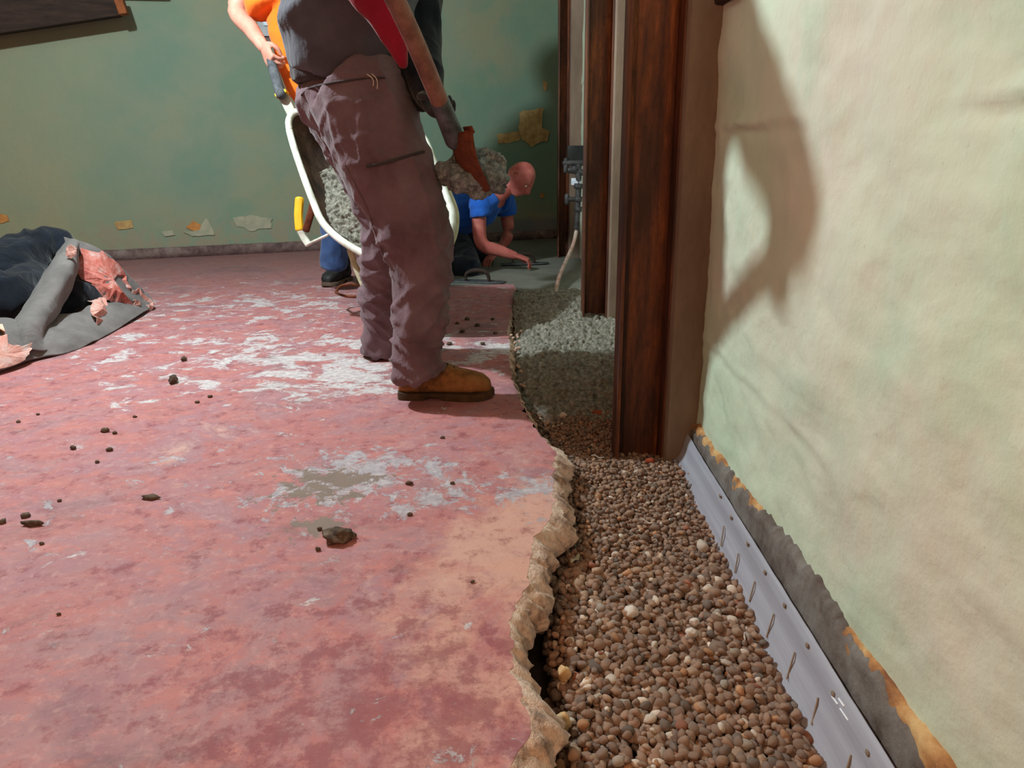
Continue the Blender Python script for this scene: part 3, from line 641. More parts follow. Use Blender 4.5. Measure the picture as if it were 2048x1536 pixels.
# ------------------------------------------------------------------ people: builders
def hand(wrist, xdir, zdir, side, curl=.6, s=1.0, thumb=.5, spread=1.0):
    """palm and five fingers; xdir towards the fingers, zdir back of the hand, side +1/-1 which way the thumb leaves"""
    R = basis(xdir, zdir); W_ = V(wrist)
    def L(p): return W_ + R @ V((p[0]*s, p[1]*s*side, p[2]*s))
    parts = [tube([L((-.03, 0, 0)), L((.02, .002, 0)), L((.06, .002, 0)), L((.092, .0, -.002))], [(.026*s, .02*s), (.033*s, .017*s), (.041*s, .015*s), (.04*s, .012*s)], 14, 4, R @ V((0, 0, 1)))]
    for y, ln, r in ((.031, .070, .0088), (.0105, .079, .0092), (-.0105, .073, .0088), (-.030, .057, .0078)):
        p = V((.088-.006*abs(y)/.03, y, -.001)); a = .15; pts_ = [V((.065, y*.9, -.002)), p.copy()]; segs = (.46, .30, .24)
        for q, sg in enumerate(segs):
            a += curl*(.9 if q == 0 else 1.0); d = V((math.cos(a), (y*2.2)*.35*spread*(1 if q == 0 else .2), -math.sin(a))); p = p+d*(ln*sg); pts_.append(p.copy())
        parts.append(tube([L(q) for q in pts_], [r*s*.9, r*s, r*s*.97, r*s*.9, r*s*.74], 10, 3))
    p0 = [V((.012, .018, -.004)), V((.036, .044, -.012)), V((.062, .056-.012*thumb, -.022-.014*thumb)), V((.082, .056-.03*thumb, -.03-.02*thumb))]
    parts.append(tube([L(q) for q in p0], [.014*s, .0125*s, .0105*s, .008*s], 10, 3))
    return remesh(join(*parts), .0042, 2)
def head(c, face, up, s=1.0):
    """skull with brow, nose, mouth, chin and ears; c = centre of the head"""
    R = basis(face, up); C0 = V(c); nu, nv = 56, 44; vs = []
    for i in range(nv+1):
        a = PI*i/nv
        for k in range(nu):
            b = 2*PI*k/nu; x, y, z = math.sin(a)*math.cos(b), math.sin(a)*math.sin(b), math.cos(a)
            px, py, pz = x*.098, y*.076, z*.118
            if z < -.1:
                t = (-z-.1)/.9; py *= 1-.30*t; px *= (1-.05*t) if x > 0 else (1-.42*t)
                if x > 0: px += .016*t*x
            if x > 0:
                g = lambda yy, zz, sy, sz: math.exp(-((py-yy)/sy)**2-((pz-zz)/sz)**2)
                px += .026*g(0, -.028, .012, .022)+.012*g(0, -.004, .010, .02)+.006*g(0, .022, .05, .012)
                px -= .009*(g(.031, .002, .014, .011)+g(-.031, .002, .014, .011)); px += .006*g(0, -.062, .024, .006)+.006*g(0, -.076, .022, .006)-.005*g(0, -.069, .026, .0035)
                px += .008*g(0, -.1, .02, .016)
            vs.append(V((px, py, pz)))
    fs = [(i*nu+k, i*nu+(k+1) % nu, (i+1)*nu+(k+1) % nu, (i+1)*nu+k) for i in range(nv) for k in range(nu)]
    bm = bmesh.new(); bv = [bm.verts.new(v) for v in vs]
    for f in fs: bm.faces.new([bv[i] for i in f])
    bmesh.ops.remove_doubles(bm, verts=bm.verts[:], dist=.0004); bm.verts.index_update()
    out = [(v.co.copy()) for v in bm.verts], [tuple(v.index for v in f.verts) for f in bm.faces]; bm.free()
    parts = [out]
    for sy in (1, -1):
        ear = [V((.002, .072*sy, .022)), V((-.012, .082*sy, .03)), V((-.024, .085*sy, .018)), V((-.022, .083*sy, -.004)), V((-.010, .078*sy, -.024)), V((.0, .072*sy, -.03))]
        parts.append(tube(ear, [.006]*6, 8, 3)); parts.append(ball((-.010, .075*sy, 0), (.014, .006, .026), None, 10, 8))
    v, f = join(*parts); return [tuple(C0+(R @ (V(p)*s))) for p in v], f
def eyes(root, c, face, up, s=1.0):
    R = basis(face, up)
    for sy in (1, -1):
        e = obj('eye', ball(V(c)+R @ (V((.081, .031*sy, .001))*s), .009*s, None, 12, 8), 'eye', root)
        obj('pupil', ball(V(c)+R @ (V((.0868, .031*sy, .001))*s), (.0048*s, .0048*s, .0048*s), None, 8, 6), 'pupil', e)
def boot(root, heel, toe, mat, solemat, name='boot', w=.052, shaft=.16, laced=True, label=None, L=None):
    h = V(heel); d = V(toe)-h; d.z = 0; L = d.length; x = d.normalized(); R = basis(x, (0, 0, 1)); k = L/.31
    def T(p): return h+R @ V((p[0]*k, p[1], p[2]))
    def sec(px, hw, zt, zb=.022):
        return [T((px, hw*math.copysign(abs(math.cos(a))**.75, math.cos(a)), zb+(zt-zb)*(.5+.5*math.copysign(abs(math.sin(a))**.8, math.sin(a))))) for a in [2*PI*i/18 for i in range(18)]]
    secs = [(.0, .018, .085), (.012, .031, .11), (.06, .037, .125), (.115, .039, .142), (.16, .042, .126), (.2, .047, .108), (.245, .050, .096), (.28, .045, .086), (.30, .034, .072), (.312, .015, .054)]
    vs = [p for s_ in secs for p in sec(*s_)]; n = 18
    fs = [(i*n+j, i*n+(j+1) % n, (i+1)*n+(j+1) % n, (i+1)*n+j) for i in range(len(secs)-1) for j in range(n)]+[tuple(range(n))[::-1], tuple(range((len(secs)-1)*n, len(secs)*n))]
    up_ = tube([T((.062, 0, .07)), T((.064, 0, .12)), T((.058, 0, .12+shaft*.5))], [(.046, .052*k), (.045, .056*k), (.047, .058*k)], 18, 3, x, dome=False)
    b = obj(name, displace(remesh(join((vs, fs), up_), .0065, 4), folds(.0022, 26, 3)), mat, root)
    if label: b['label'] = label
    ol = [(-.006, 0), (.0, .026), (.02, .037), (.07, .038), (.12, .038), (.17, .044), (.225, .053), (.27, .050), (.30, .037), (.318, .014), (.322, 0)]
    ol = spline(ol, 3); ring = ol+[(p[0], -p[1]) for p in ol[-2:0:-1]]; n = len(ring)
    def zb(px): return .012 if .10 < px < .15 else (0 if px < .27 else (px-.27)*.22)
    vs = [tuple(T((p[0], p[1], zb(p[0])))) for p in ring]+[tuple(T((p[0], p[1], .017+max(0, (p[0]-.27)*.2)))) for p in ring]+[tuple(T((p[0]*.985+.002, p[1]*.94, .026+max(0, (p[0]-.27)*.2)))) for p in ring]
    fs = [(j*n+i, j*n+(i+1) % n, (j+1)*n+(i+1) % n, (j+1)*n+i) for j in range(2) for i in range(n)]+[tuple(range(n))[::-1], tuple(range(2*n, 3*n))]
    obj('sole', (vs, fs), solemat, b, smooth='auto')
    if laced:
        for i in range(4):
            a = .118+.022*i; z = .147-.011*i
            obj('lace', tube([T((a, .022, z-.012)), T((a+.006, 0, z)), T((a+.002, -.022, z-.012))], .003, 8, 3), 'lace', b)
    return b

# ------------------------------------------------------------------ man with the shovel
G = P(752, -80, 1.93)                      # grip of the shovel
hipR, hipL = P(684, 150, 2.52), P(668, 160, 2.72)
kneeR, kneeL = P(830, 458, 2.38), P(782, 455, 2.84)
ankR, ankL = P(838, 742, 2.335), P(768, 692, 2.93)
pel = (hipR+hipL)/2
chest = P(712, -60, 2.5); neck = P(790, -250, 2.42); hd = P(850, -330, 2.36)
shR, shL = V((-.43, 2.24, 1.6)), P(770, -190, 2.68)
elR = V((-.45, 2.0, 1.44)); wrR = G+V((-.05, .01, .07)); elL = P(836, -10, 2.6); HL = P(872, 218, 2.33); wrL = P(862, 165, 2.40)
body = join(tube([hipR, kneeR, ankR], [.08, .055, .04], 12, 5), tube([hipL, kneeL, ankL], [.08, .055, .04], 12, 5),
            tube([pel, P(700, 30, 2.52), chest, neck], [(.10, .09), (.13, .11), (.16, .12), (.055, .055)], 16, 5, (1, 0, 0)), tube([neck, hd], [.056, .055], 12, 3),
            tube([shL, shR], [.062, .062], 12, 4), tube([shR, elR, wrR], [.052, .042, .028], 12, 5), tube([shL, P(815, -60, 2.62), P(838, 40, 2.58), P(846, 130, 2.48), wrL], [.052, .045, .042, .034, .026], 12, 5))
face = V((.75, -.1, -.66)); hup = V((.6, 0, .8))
hdir = (P(940, 345, 2.36)-G).normalized()
man = obj('person', join(remesh(body, .014, 3), head(hd, face, hup), hand(G+V((-.045, .0, .045)), (.7, .1, -.55), (-.5, -.55, .6), -1, .95, 1.0)), 'skin', origin=(-.35, 2.6, 0))
tag(man, 'standing man in charcoal sweatshirt and mauve brown work trousers swinging a shovel', 'person')
eyes(man, hd, face, hup)
obj('hair', displace(remesh(join(ball(hd+V((-.03, 0, .035)), (.095, .084, .095))), .009, 2), folds(.004, 40)), 'hair', man)
pants = join(tube([P(702, 178, 2.50), P(726, 212, 2.48), P(758, 300, 2.44), P(800, 385, 2.40), P(829, 462, 2.38), P(842, 530, 2.37), P(840, 610, 2.355), P(832, 680, 2.34), P(835, 725, 2.335), P(841, 752, 2.335)],
                  [.165, .168, .155, .138, .124, .106, .09, .086, .088, .09], 22, 5, (1, 0, 0), dome=False),
             tube([P(684, 190, 2.70), P(708, 252, 2.74), P(742, 330, 2.78), P(768, 400, 2.81), P(780, 455, 2.84), P(772, 520, 2.87), P(768, 600, 2.9), P(766, 660, 2.92), P(766, 705, 2.93)],
                  [.155, .15, .13, .118, .11, .1, .094, .088, .09], 22, 5, (1, 0, 0), dome=False),
             ball(P(692, 206, 2.6), (.165, .21, .12)))
def pant_fold(p, n):
    wv = mn.noise(p*5)*.5; low = 1.0 if p.z < .62 else .55
    a = mn.noise(V((p.x*11+p.z*2.5+wv, p.y*5, p.z*2.2))); b = mn.noise(V((p.x*4, p.y*3, p.z*10-p.x*7+wv*1.6))); c = mn.noise(V((p.x*5, p.y*4+3, p.z*15+p.x*9+wv)))
    r = lambda q, k: max(0, 1-abs(q)*k)**1.5
    return .010*r(a, 3.6)+low*(.012*r(b, 4)+.010*r(c, 4.5)*(1.4 if p.z < .3 else .7))+.004*mn.noise(p*9)-.006
tr = obj('trousers', displace(remesh(pants, .0095, 5), pant_fold), 'trouser', man)
# seams lie on the cloth: found by a ray from the viewpoint onto the trousers
bpy.context.view_layer.update()
def surf(px, py, out=.003):
    r = (_F + _R*((px-1024)/FPX) - _U*((py-768)/FPX)).normalized(); o_ = V((0, 0, CAMH)) - WLOC[tr.name]
    ok, loc, nn, _ = tr.ray_cast(o_, r)
    return (loc + nn*out + WLOC[tr.name]) if ok else P(px, py, 2.33)
obj('pocket_flap', tube([surf(x, y, .002) for x, y in ((736, 332), (765, 327), (800, 317), (830, 308), (846, 304))], .0055, 8, 5), 'under', tr)
obj('pocket_seam', tube([surf(x, y, .001) for x, y in ((604, 190), (622, 176), (655, 168), (700, 161), (745, 156), (768, 156))], .004, 8, 5), 'under', tr)
obj('leg_seam', tube([surf(x, y, .0005) for x, y in ((690, 330), (712, 372), (735, 420), (752, 470), (770, 520))], .003, 8, 5), 'trouser', tr)
for a, b in (((733, 150), (746, 172)), ((744, 150), (754, 178))): obj('loose_thread', tube([surf(*a), surf((a[0]+b[0])/2+4, (a[1]+b[1])/2, .012), surf(*b)], .0014, 6, 4), 'thread', tr)
boot(man, PZ(797, 800)+V((0, .028, 0)), PZ(982, 800)+V((0, .03, 0)), 'suede', 'sole', label='tan suede work boot with dark sole')
boot(man, PZ(728, 712)+V((0, .03, 0)), PZ(728, 712)+V((.32, .07, 0)), 'suede', 'sole')
sw = join(tube([P(690, 136, 2.58), P(690, 75, 2.56), P(700, 20, 2.54), P(712, -40, 2.52), P(722, -120, 2.5), P(742, -190, 2.48), P(765, -225, 2.46)],
               [(.17, .20), (.19, .215), (.205, .22), (.21, .22), (.21, .225), (.19, .22), (.1, .12)], 26, 4, (0, 1, 0), dome=False),
          tube([shR, elR, wrR+V((.0, .02, .02))], [.08, .062, .046], 14, 5), tube([P(720, -200, 2.42), shR], [.1, .085], 12, 3), ball(shL, .1))
def sw_fold(p, n): 
    return .018*math.exp(-((p.z-1.235+.25*(p.x+.55)**2)/.03)**2)*max(0, -n.x*.7+.3)+folds(.012, 6, 2, (1, 1, 2.2))(p, n)
sw_o = obj('sweatshirt', displace(remesh(sw, .012, 5), sw_fold), 'sweat', man); sw_o['label'] = 'charcoal sweatshirt'
obj('undershirt', displace(remesh(tube([P(694, 172, 2.6), P(692, 120, 2.6), P(694, 60, 2.58)], [(.174, .215), (.178, .22), (.17, .2)], 26, 4, (0, 1, 0), dome=False), .012, 4), folds(.008, 7, 4)), 'under', man)
tag(obj('shirt_front', displace(remesh(tube([P(722, -120, 2.3), P(748, -40, 2.26), P(768, 20, 2.25), P(788, 70, 2.26), P(806, 130, 2.28)], [(.12, .05), (.095, .05), (.065, .04), (.04, .03), (.012, .012)], 16, 5, (0, -1, 0)), .009, 4), folds(.006, 9, 1)), 'red', man), 'red shirt hanging out of the open front')
tag(obj('sleeve', displace(remesh(join(tube([shL, P(815, -60, 2.62), P(836, 10, 2.6), P(838, 70, 2.56), P(848, 140, 2.47), P(860, 195, 2.39)], [.1, .09, .08, .07, .058, .046], 14, 5), tube([P(800, 60, 2.56), P(812, 130, 2.52), P(845, 205, 2.46)], [.09, .065, .03], 12, 4)), .010, 4), folds(.008, 9, 6)), 'black', man), 'black sleeve of the far arm')
tag(obj('glove', hand(P(856, 190, 2.385), (P(885, 243, 2.30)-P(856, 190, 2.385)), (-.5, .75, .35), 1, .9, 1.08), 'glove', man), 'dark glove closed on the shovel handle')

# ------------------------------------------------------------------ shovel with a load of concrete
K1, K2 = P(884, 214, 2.24), P(910, 278, 2.31)
sh = empty('shovel', tuple(P(930, 330, 2.32))); tag(sh, 'long wooden handled shovel with a rusty blade held by the standing man', 'shovel')
obj('handle', tube([G, G.lerp(K1, .5)+V((.004, 0, .004)), K1], [.026, .0265, .0265], 16, 8), 'wood', sh)
side = hdir.cross(V((0, 0, 1))).normalized()
obj('grip', join(tube([G+side*.055, G-side*.055], .015, 12, 3), tube([G+hdir*.10, G+hdir*.04+side*.035, G+side*.055], [.011, .011, .011], 10, 4), tube([G+hdir*.10, G+hdir*.04-side*.035, G-side*.055], [.011, .011, .011], 10, 4)), 'grip', sh)
obj('socket', tube([K1-(K2-K1)*.15, K1.lerp(K2, .5), K2], [.029, .031, .033], 16, 5), 'steel', sh)
bx = (P(962, 384, 2.34)-K2).normalized(); Rb = basis(bx, (-.25, -.1, 1))
def blade_fn(u, v):
    L = .2; wv = (v-.5)*2; hw = .095*(1-.0*u)*(1 if u < .55 else math.sqrt(max(0, 1-((u-.55)/.47)**2))); 
    return K2 + Rb @ V((-.015+u*L, wv*hw, .035*wv*wv*(1-.5*u)-.02*math.sin(u*PI)))
obj('blade', solid(grid(blade_fn, 20, 16), .003), 'rustplate', sh)
for s_ in (1, -1): obj('foot_step', bbox_(K2+Rb @ V((-.012, .07*s_, .03)), (.022, .075, .006), Rb, .002), 'rustplate', sh)
load = displace(remesh(join(*[ball(P(x, y, d), r) for x, y, d, r in ((896, 346, 2.37, .045), (918, 358, 2.34, .05), (950, 366, 2.33, .052), (985, 362, 2.35, .05), (988, 330, 2.40, .045), (958, 326, 2.42, .055), (925, 335, 2.42, .055), (1002, 376, 2.38, .026), (970, 345, 2.36, .05))]), .008, 2), lambda p, n: .014*mn.noise(p*26)-.022*abs(mn.noise(p*48))+.012*mn.noise(p*14))
tag(obj('concrete_load', load, 'load'), 'heap of grey wet concrete carried on the shovel blade', 'concrete')

# ------------------------------------------------------------------ wheelbarrow, tipped up by the worker in orange
A0, A1, A2 = P(582, 240, 3.75), P(650, 460, 3.35), P(895, 480, 3.2)
nrm = (A1-A0).cross(A2-A0).normalized()
if nrm.y > 0: nrm = -nrm                      # towards the viewer: open side of the tray
def onpl(px, py, off=0.0):
    r = _F + _R*((px-1024)/FPX) - _U*((py-768)/FPX); o = V((0, 0, CAMH)); return o+r*((A0-o).dot(nrm)/r.dot(nrm)) + nrm*off
RIM = [(579, 262), (578, 240), (590, 225), (622, 220), (700, 226), (790, 240), (842, 270), (866, 320), (890, 385), (905, 432), (893, 486), (850, 516), (795, 526), (738, 512), (684, 482), (646, 446), (625, 400), (603, 340), (588, 295)]
rim = [onpl(*q) for q in RIM]; rim = [V(p) for p in spline([tuple(p) for p in rim+[rim[0]]], 4)[:-1]]
rc = sum(rim, V())/len(rim); updir = (onpl(650, 230)-onpl(790, 520)).normalized()
def inset(k, dep, sh_=0.0): return [rc+(p-rc)*k-nrm*dep+updir*sh_ for p in rim]
wbw = empty('wheelbarrow', (rc.x, rc.y, 0)); tag(wbw, 'tipped wheelbarrow with white rim, full of wet concrete, behind the standing man', 'wheelbarrow')
lay = [inset(1.0, 0), inset(.95, .05), inset(.86, .15, .02), inset(.74, .25, .03), inset(.6, .29, .03), inset(.3, .295, .03)]; n = len(rim)
vs = [tuple(p) for l in lay for p in l]+[tuple(rc-nrm*.295+updir*.03)]; fs = [(i*n+j, i*n+(j+1) % n, (i+1)*n+(j+1) % n, (i+1)*n+j) for i in range(len(lay)-1) for j in range(n)]+[(5*n+j, 5*n+(j+1) % n, 6*n) for j in range(n)]
tray = obj('tray', solid((vs, fs), .006), 'traywall', wbw)
vs2 = [tuple(p) for l in [inset(1.02, -.004), inset(1.0, .03), inset(.99, .07), inset(.95, .11), inset(.91, .15, .01)] for p in l]
obj('tray_skirt', solid((vs2, [(i*n+j, i*n+(j+1) % n, (i+1)*n+(j+1) % n, (i+1)*n+j) for i in range(4) for j in range(n)]), .004), 'cream', tray)
rr = rim+rim[:2]; obj('rim', tube([tuple(p) for p in rim+[rim[0]]], [(.017, .017)]*(n+1), 12, 1, tuple(nrm), dome=False), 'white', tray)
lp = [onpl(*q) for q in ((868, 330), (886, 380), (897, 430), (890, 480), (868, 508))]
obj('tray_lip', tube([p-nrm*.02 for p in lp], [(.012, .01), (.032, .014), (.045, .016), (.04, .016), (.015, .01)], 12, 6, tuple(nrm)), 'cream', tray)
def cw(u, v):     # concrete surface: a polar sheet low in the tray
    a = u*len(rim); i = int(a) % n; j = (i+1) % n; t = a-int(a); e = rim[i].lerp(rim[j], t); e = rc+(e-rc)*.92
    c = rc-updir*.08; p = c.lerp(e, v**.8); h = (p-rc).dot(updir)
    lim = .22
    if h > lim: p -= updir*(h-lim)*.75; h = lim
    dep = .05+max(0, (h+.15))*.32-.06*(1-v)*(1 if h < .1 else .4)
    q = p*1.0; return p-nrm*(dep+.016*mn.noise(q*12)-.03*abs(mn.noise(q*34))+.016*mn.noise(q*60))
tag(obj('concrete_fill', grid(cw, 330, 80), 'concrete'), 'lumpy wet concrete filling the wheelbarrow tray', 'concrete')
hg0 = P(541, 118, 3.98); hg1 = P(556, 172, 3.9); hg2 = P(592, 262, 3.74)
hx = (hg2-hg0).normalized(); hs = (onpl(850, 300)-onpl(590, 260)).normalized()*.56
for kk, sh_ in ((0, V((0, 0, 0))), (1, hs)):
    L_ = (hg2-hg1).length+.22; dirn = (hg2-nrm*.12-hg1).normalized()
    Rh = basis(dirn, nrm); h_ = obj('handle', bbox_(hg1+dirn*(L_*.32)+sh_-nrm*.03, (L_*.64, .05, .042), Rh, .006), 'oldwood', wbw, smooth='auto')
    obj('grip', tube([hg0+sh_, hg0.lerp(hg1, .5)+sh_, hg1+hx*.05+sh_], [(.021, .021), (.025, .025), (.027, .027)], 14, 4), 'grip', h_)
    obj('clip', bbox_(hg1+dirn*.045+sh_, (.016, .062, .054), Rh, .002), 'yellow', h_, smooth='auto')
def flat(pts_, w, t, mat, par, nm, up=(0, -1, 0)): return obj(nm, tube([P(*q) for q in pts_], [(w, t)]*len(pts_), 8, 3, up), mat, par, smooth='auto')
lg = flat([(599, 398, 3.62), (597, 430, 3.6), (599, 458, 3.58)], .022, .012, 'yellow', wbw, 'leg')
flat([(599, 458, 3.58), (608, 476, 3.58), (616, 488, 3.57)], .018, .01, 'white', lg, 'leg_foot')
flat([(616, 488, 3.57), (634, 480, 3.5), (655, 470, 3.45)], .007, .007, 'white', lg, 'leg_brace')
flat([(626, 408, 3.56), (619, 436, 3.56), (612, 460, 3.57)], .018, .012, 'rustplate', lg, 'leg_strut')
lg2 = obj('leg', tube([P(880, 420, 3.55), P(884, 470, 3.55), P(876, 500, 3.52)], [(.022, .012)]*3, 8, 3, (0, -1, 0)), 'yellow', wbw)
# front fork and wheel below the nose of the tray
wc = P(800, 598, 3.32)
flat([(700, 500, 3.4), (716, 545, 3.36), (738, 590, 3.32), (762, 612, 3.3)], .016, .012, 'cream', wbw, 'fork')
obj('fork', tube([onpl(850, 500)-nrm*.1, wc+V((.1, 0, .1)), wc+V((.06, .03, 0))], .014, 10, 4), 'cream', wbw)
ax = (onpl(850, 430)-onpl(640, 430)).normalized(); Rw = basis(ax, (0, 0, 1)); wz = .155
wc.z = wz
def torus(c, R_, R0_, r_, nu=32, nv=10):
    vs = []
    for i in range(nu):
        for j in range(nv):
            a, b = 2*PI*i/nu, 2*PI*j/nv; rad = R0_+r_*math.cos(b); vs.append(tuple(V(c)+R_ @ V((r_*1.15*math.sin(b), rad*math.cos(a), rad*math.sin(a)))))
    return vs, [(i*nv+j, ((i+1) % nu)*nv+j, ((i+1) % nu)*nv+(j+1) % nv, i*nv+(j+1) % nv) for i in range(nu) for j in range(nv)]
wh = obj('wheel', join(tube([wc-ax*.03, wc+ax*.03], .03, 14, 2), tube([wc-ax*.012, wc+ax*.012], .105, 24, 2, dome=False)), 'rustplate', wbw, smooth='auto')
obj('tyre', torus(wc, Rw, .118, .036), 'tyre', wh)
obj('stop_hoop', tube([P(672, 585, 3.85), P(680, 573, 3.9), P(706, 568, 3.9), P(725, 578, 3.8), P(722, 592, 3.7), P(690, 592, 3.7), P(672, 585, 3.85)], .008, 8, 4), 'rustplate', wbw)

# ------------------------------------------------------------------ worker in orange behind the barrow
bh = V((-.98, 4.5, 0)); bp = P(690, 262, 4.5)
shA, elA, wrA = P(540, -62, 4.2), P(474, 12, 4.2), P(528, 96, 4.02)
shB, elB, wrB = P(690, -50, 4.3), P(735, 60, 4.25), P(740, 150, 3.85)
ftA, ftB = PZ(672, 566), PZ(790, 560)
nk = P(602, -138, 4.2); hdb = P(600, -206, 4.14); cb = P(618, -10, 4.25)
fb = V((.35, -.85, -.3)); ub = V((.05, -.25, .95))
bodyb = join(tube([bp+V((-.09, 0, 0)), P(676, 410, 4.42), ftA+V((0, 0, .1))], [.085, .058, .04], 12, 5), tube([bp+V((.09, 0, 0)), P(780, 400, 4.4), ftB+V((0, 0, .1))], [.085, .058, .04], 12, 5),
             tube([bp, P(655, 120, 4.4), cb, nk], [(.13, .1), (.13, .1), (.16, .11), (.055, .055)], 16, 5, (0, 1, 0)), tube([nk, hdb], [.055, .052], 12, 3), tube([shA, nk, shB], [.06, .08, .06], 12, 4),
             tube([shA, elA, P(505, 62, 4.1), wrA], [.054, .051, .043, .03], 14, 6), tube([shB, elB, wrB], [.052, .042, .03], 12, 5))
wk = obj('person', join(remesh(bodyb, .012, 3), head(hdb, fb, ub), hand(P(527, 92, 4.02), P(549, 142, 3.93)-P(527, 92, 4.02), (-.75, -.62, .1), 1, .75, 1.12, .7), hand(wrB, (.1, -.6, -.6), (0, -.7, .6), -1, .9, 1.05)), 'skin', origin=(-.98, 4.5, 0))
tag(wk, 'worker in a bright orange shirt lifting the handles of the tipped wheelbarrow', 'person'); eyes(wk, hdb, fb, ub)
obj('hair', displace(remesh(join(ball(hdb+V((0, .03, .04)), (.085, .095, .09))), .009, 2), folds(.004, 40)), 'hair', wk)
osh = join(tube([P(700, 215, 4.46), P(680, 165, 4.42), P(650, 85, 4.36), P(630, 10, 4.28), P(612, -90, 4.22)], [(.2, .15), (.21, .16), (.225, .165), (.225, .165), (.15, .13)], 22, 5, (0, 1, 0), dome=False),
           tube([P(610, -75, 4.2), P(545, -45, 4.18), P(524, 2, 4.16), P(528, 22, 4.14)], [.13, .1, .088, .08], 16, 5, dome=False), tube([P(640, -50, 4.22), P(700, -30, 4.26), P(720, 10, 4.26)], [.12, .09, .08], 14, 4, dome=False),
           tube([P(575, 10, 4.2), P(585, 70, 4.15), P(600, 130, 4.1), P(622, 180, 4.06), P(655, 212, 4.06)], [(.12, .06), (.125, .06), (.115, .06), (.11, .05), (.1, .045)], 14, 4, (0, 1, 0), dome=False))
tag(obj('shirt', displace(remesh(osh, .012, 4), folds(.01, 7, 3)), 'orange', wk), 'bright orange short sleeved shirt')
jn = join(tube([bp+V((-.08, 0, .05)), P(672, 340, 4.45), P(672, 440, 4.44), P(668, 500, 4.46), P(668, 534, 4.48)], [.125, .115, .092, .084, .088], 16, 5, (1, 0, 0), dome=False), tube([bp+V((.08, 0, .05)), P(775, 340, 4.45), P(782, 440, 4.44), P(788, 534, 4.5)], [.125, .115, .09, .088], 16, 5, (1, 0, 0), dome=False), ball(bp+V((0, 0, .03)), (.17, .13, .14)))
obj('jeans', displace(remesh(jn, .012, 4), folds(.009, 9, 5)), 'jean', wk)
for ft in (ftA, ftB):
    hh = ft+V((.06, .14, 0)); boot(wk, hh, hh+V((-.09, -.30, 0)), 'shoe', 'shoesole', 'shoe', laced=False, shaft=.1)

# ------------------------------------------------------------------ kneeling bald man
D = 5.3
shN, elN, wrN = P(958, 408, 5.18), P(962, 484, 5.14), P(1030, 511, 5.12)
shF, elF, wrF = P(1008, 400, 5.5), P(1016, 468, 5.52), P(992, 506, 5.45)
nkC = P(1000, 388, 5.33); hC = P(1040, 357, 5.3); hipC = P(888, 462, 5.5)
kN, kF = PZ(940, 535, .055), PZ(968, 512, .055)
aN, aF = kN+V((-.42, .16, 0)), kF+V((-.42, .14, 0))
fC = V((.62, -.42, -.66)); uC = V((.62, -.12, .78))
bodyc = join(tube([hipC, P(930, 428, 5.42), P(970, 404, 5.36), nkC], [(.12, .12), (.13, .12), (.13, .11), (.062, .062)], 16, 5, (0, 1, 0)), tube([nkC, hC-fC*.02], [.062, .06], 12, 3), tube([shN, P(985, 398, 5.35), shF], [.062, .08, .062], 12, 4),
             tube([shN, elN, P(995, 500, 5.13), wrN], [.056, .05, .045, .03], 14, 6), tube([shF, elF, wrF], [.054, .046, .03], 14, 6), tube([hipC+V((-.02, -.07, 0)), P(918, 492, 5.36), kN], [.07, .055, .05], 12, 5), tube([kN, aN], [.05, .04], 12, 5), tube([hipC+V((-.02, .08, 0)), P(935, 480, 5.52), kF], [.07, .055, .05], 12, 5), tube([kF, aF], [.05, .04], 12, 5))
kn = obj('person', join(remesh(bodyc, .012, 3), head(hC, fC, uC, 1.06), hand(wrN, (.9, -.05, -.28), (.2, -.1, .95), 1, .55, 1.05), hand(wrF, (-.5, -.55, -.35), (-.2, -.3, .9), -1, .3, 1.05)), 'skin_r', origin=tuple(kN))
tag(kn, 'bald man in a blue shirt kneeling and trowelling concrete by the far wall', 'person'); eyes(kn, hC, fC, uC, 1.06)
bs = join(tube([P(890, 446, 5.48), P(925, 424, 5.42), P(965, 404, 5.36), P(992, 394, 5.34)], [(.16, .15), (.165, .155), (.165, .14), (.09, .085)], 20, 5, (0, 1, 0), dome=False), tube([P(975, 400, 5.25), P(960, 410, 5.17), P(962, 432, 5.16)], [.1, .082, .076], 14, 4, dome=False), tube([P(995, 398, 5.42), P(1009, 404, 5.5), P(1013, 430, 5.51)], [.1, .08, .075], 14, 4, dome=False))
tag(obj('shirt', displace(remesh(bs, .012, 4), folds(.01, 8, 7)), 'blue', kn), 'blue short sleeved shirt')
jc = join(tube([hipC+V((-.02, -.07, 0)), P(918, 492, 5.36), kN], [.13, .1, .078], 16, 5), tube([kN, aN], [.078, .06], 14, 4), tube([hipC+V((-.02, .08, 0)), P(935, 480, 5.52), kF], [.13, .1, .078], 16, 5), tube([kF, aF], [.078, .06], 14, 4), ball(hipC, (.15, .17, .14)))
obj('jeans', displace(remesh(jc, .012, 4), folds(.009, 9, 2)), 'djean', kn)
for a_ in (aN, aF): obj('shoe', remesh(tube([a_+V((.02, 0, .01)), a_+V((-.06, .02, -.005)), a_+V((-.14, .03, -.02))], [(.045, .05), (.048, .04), (.035, .035)], 14, 4), .01, 2), 'shoe', kn)

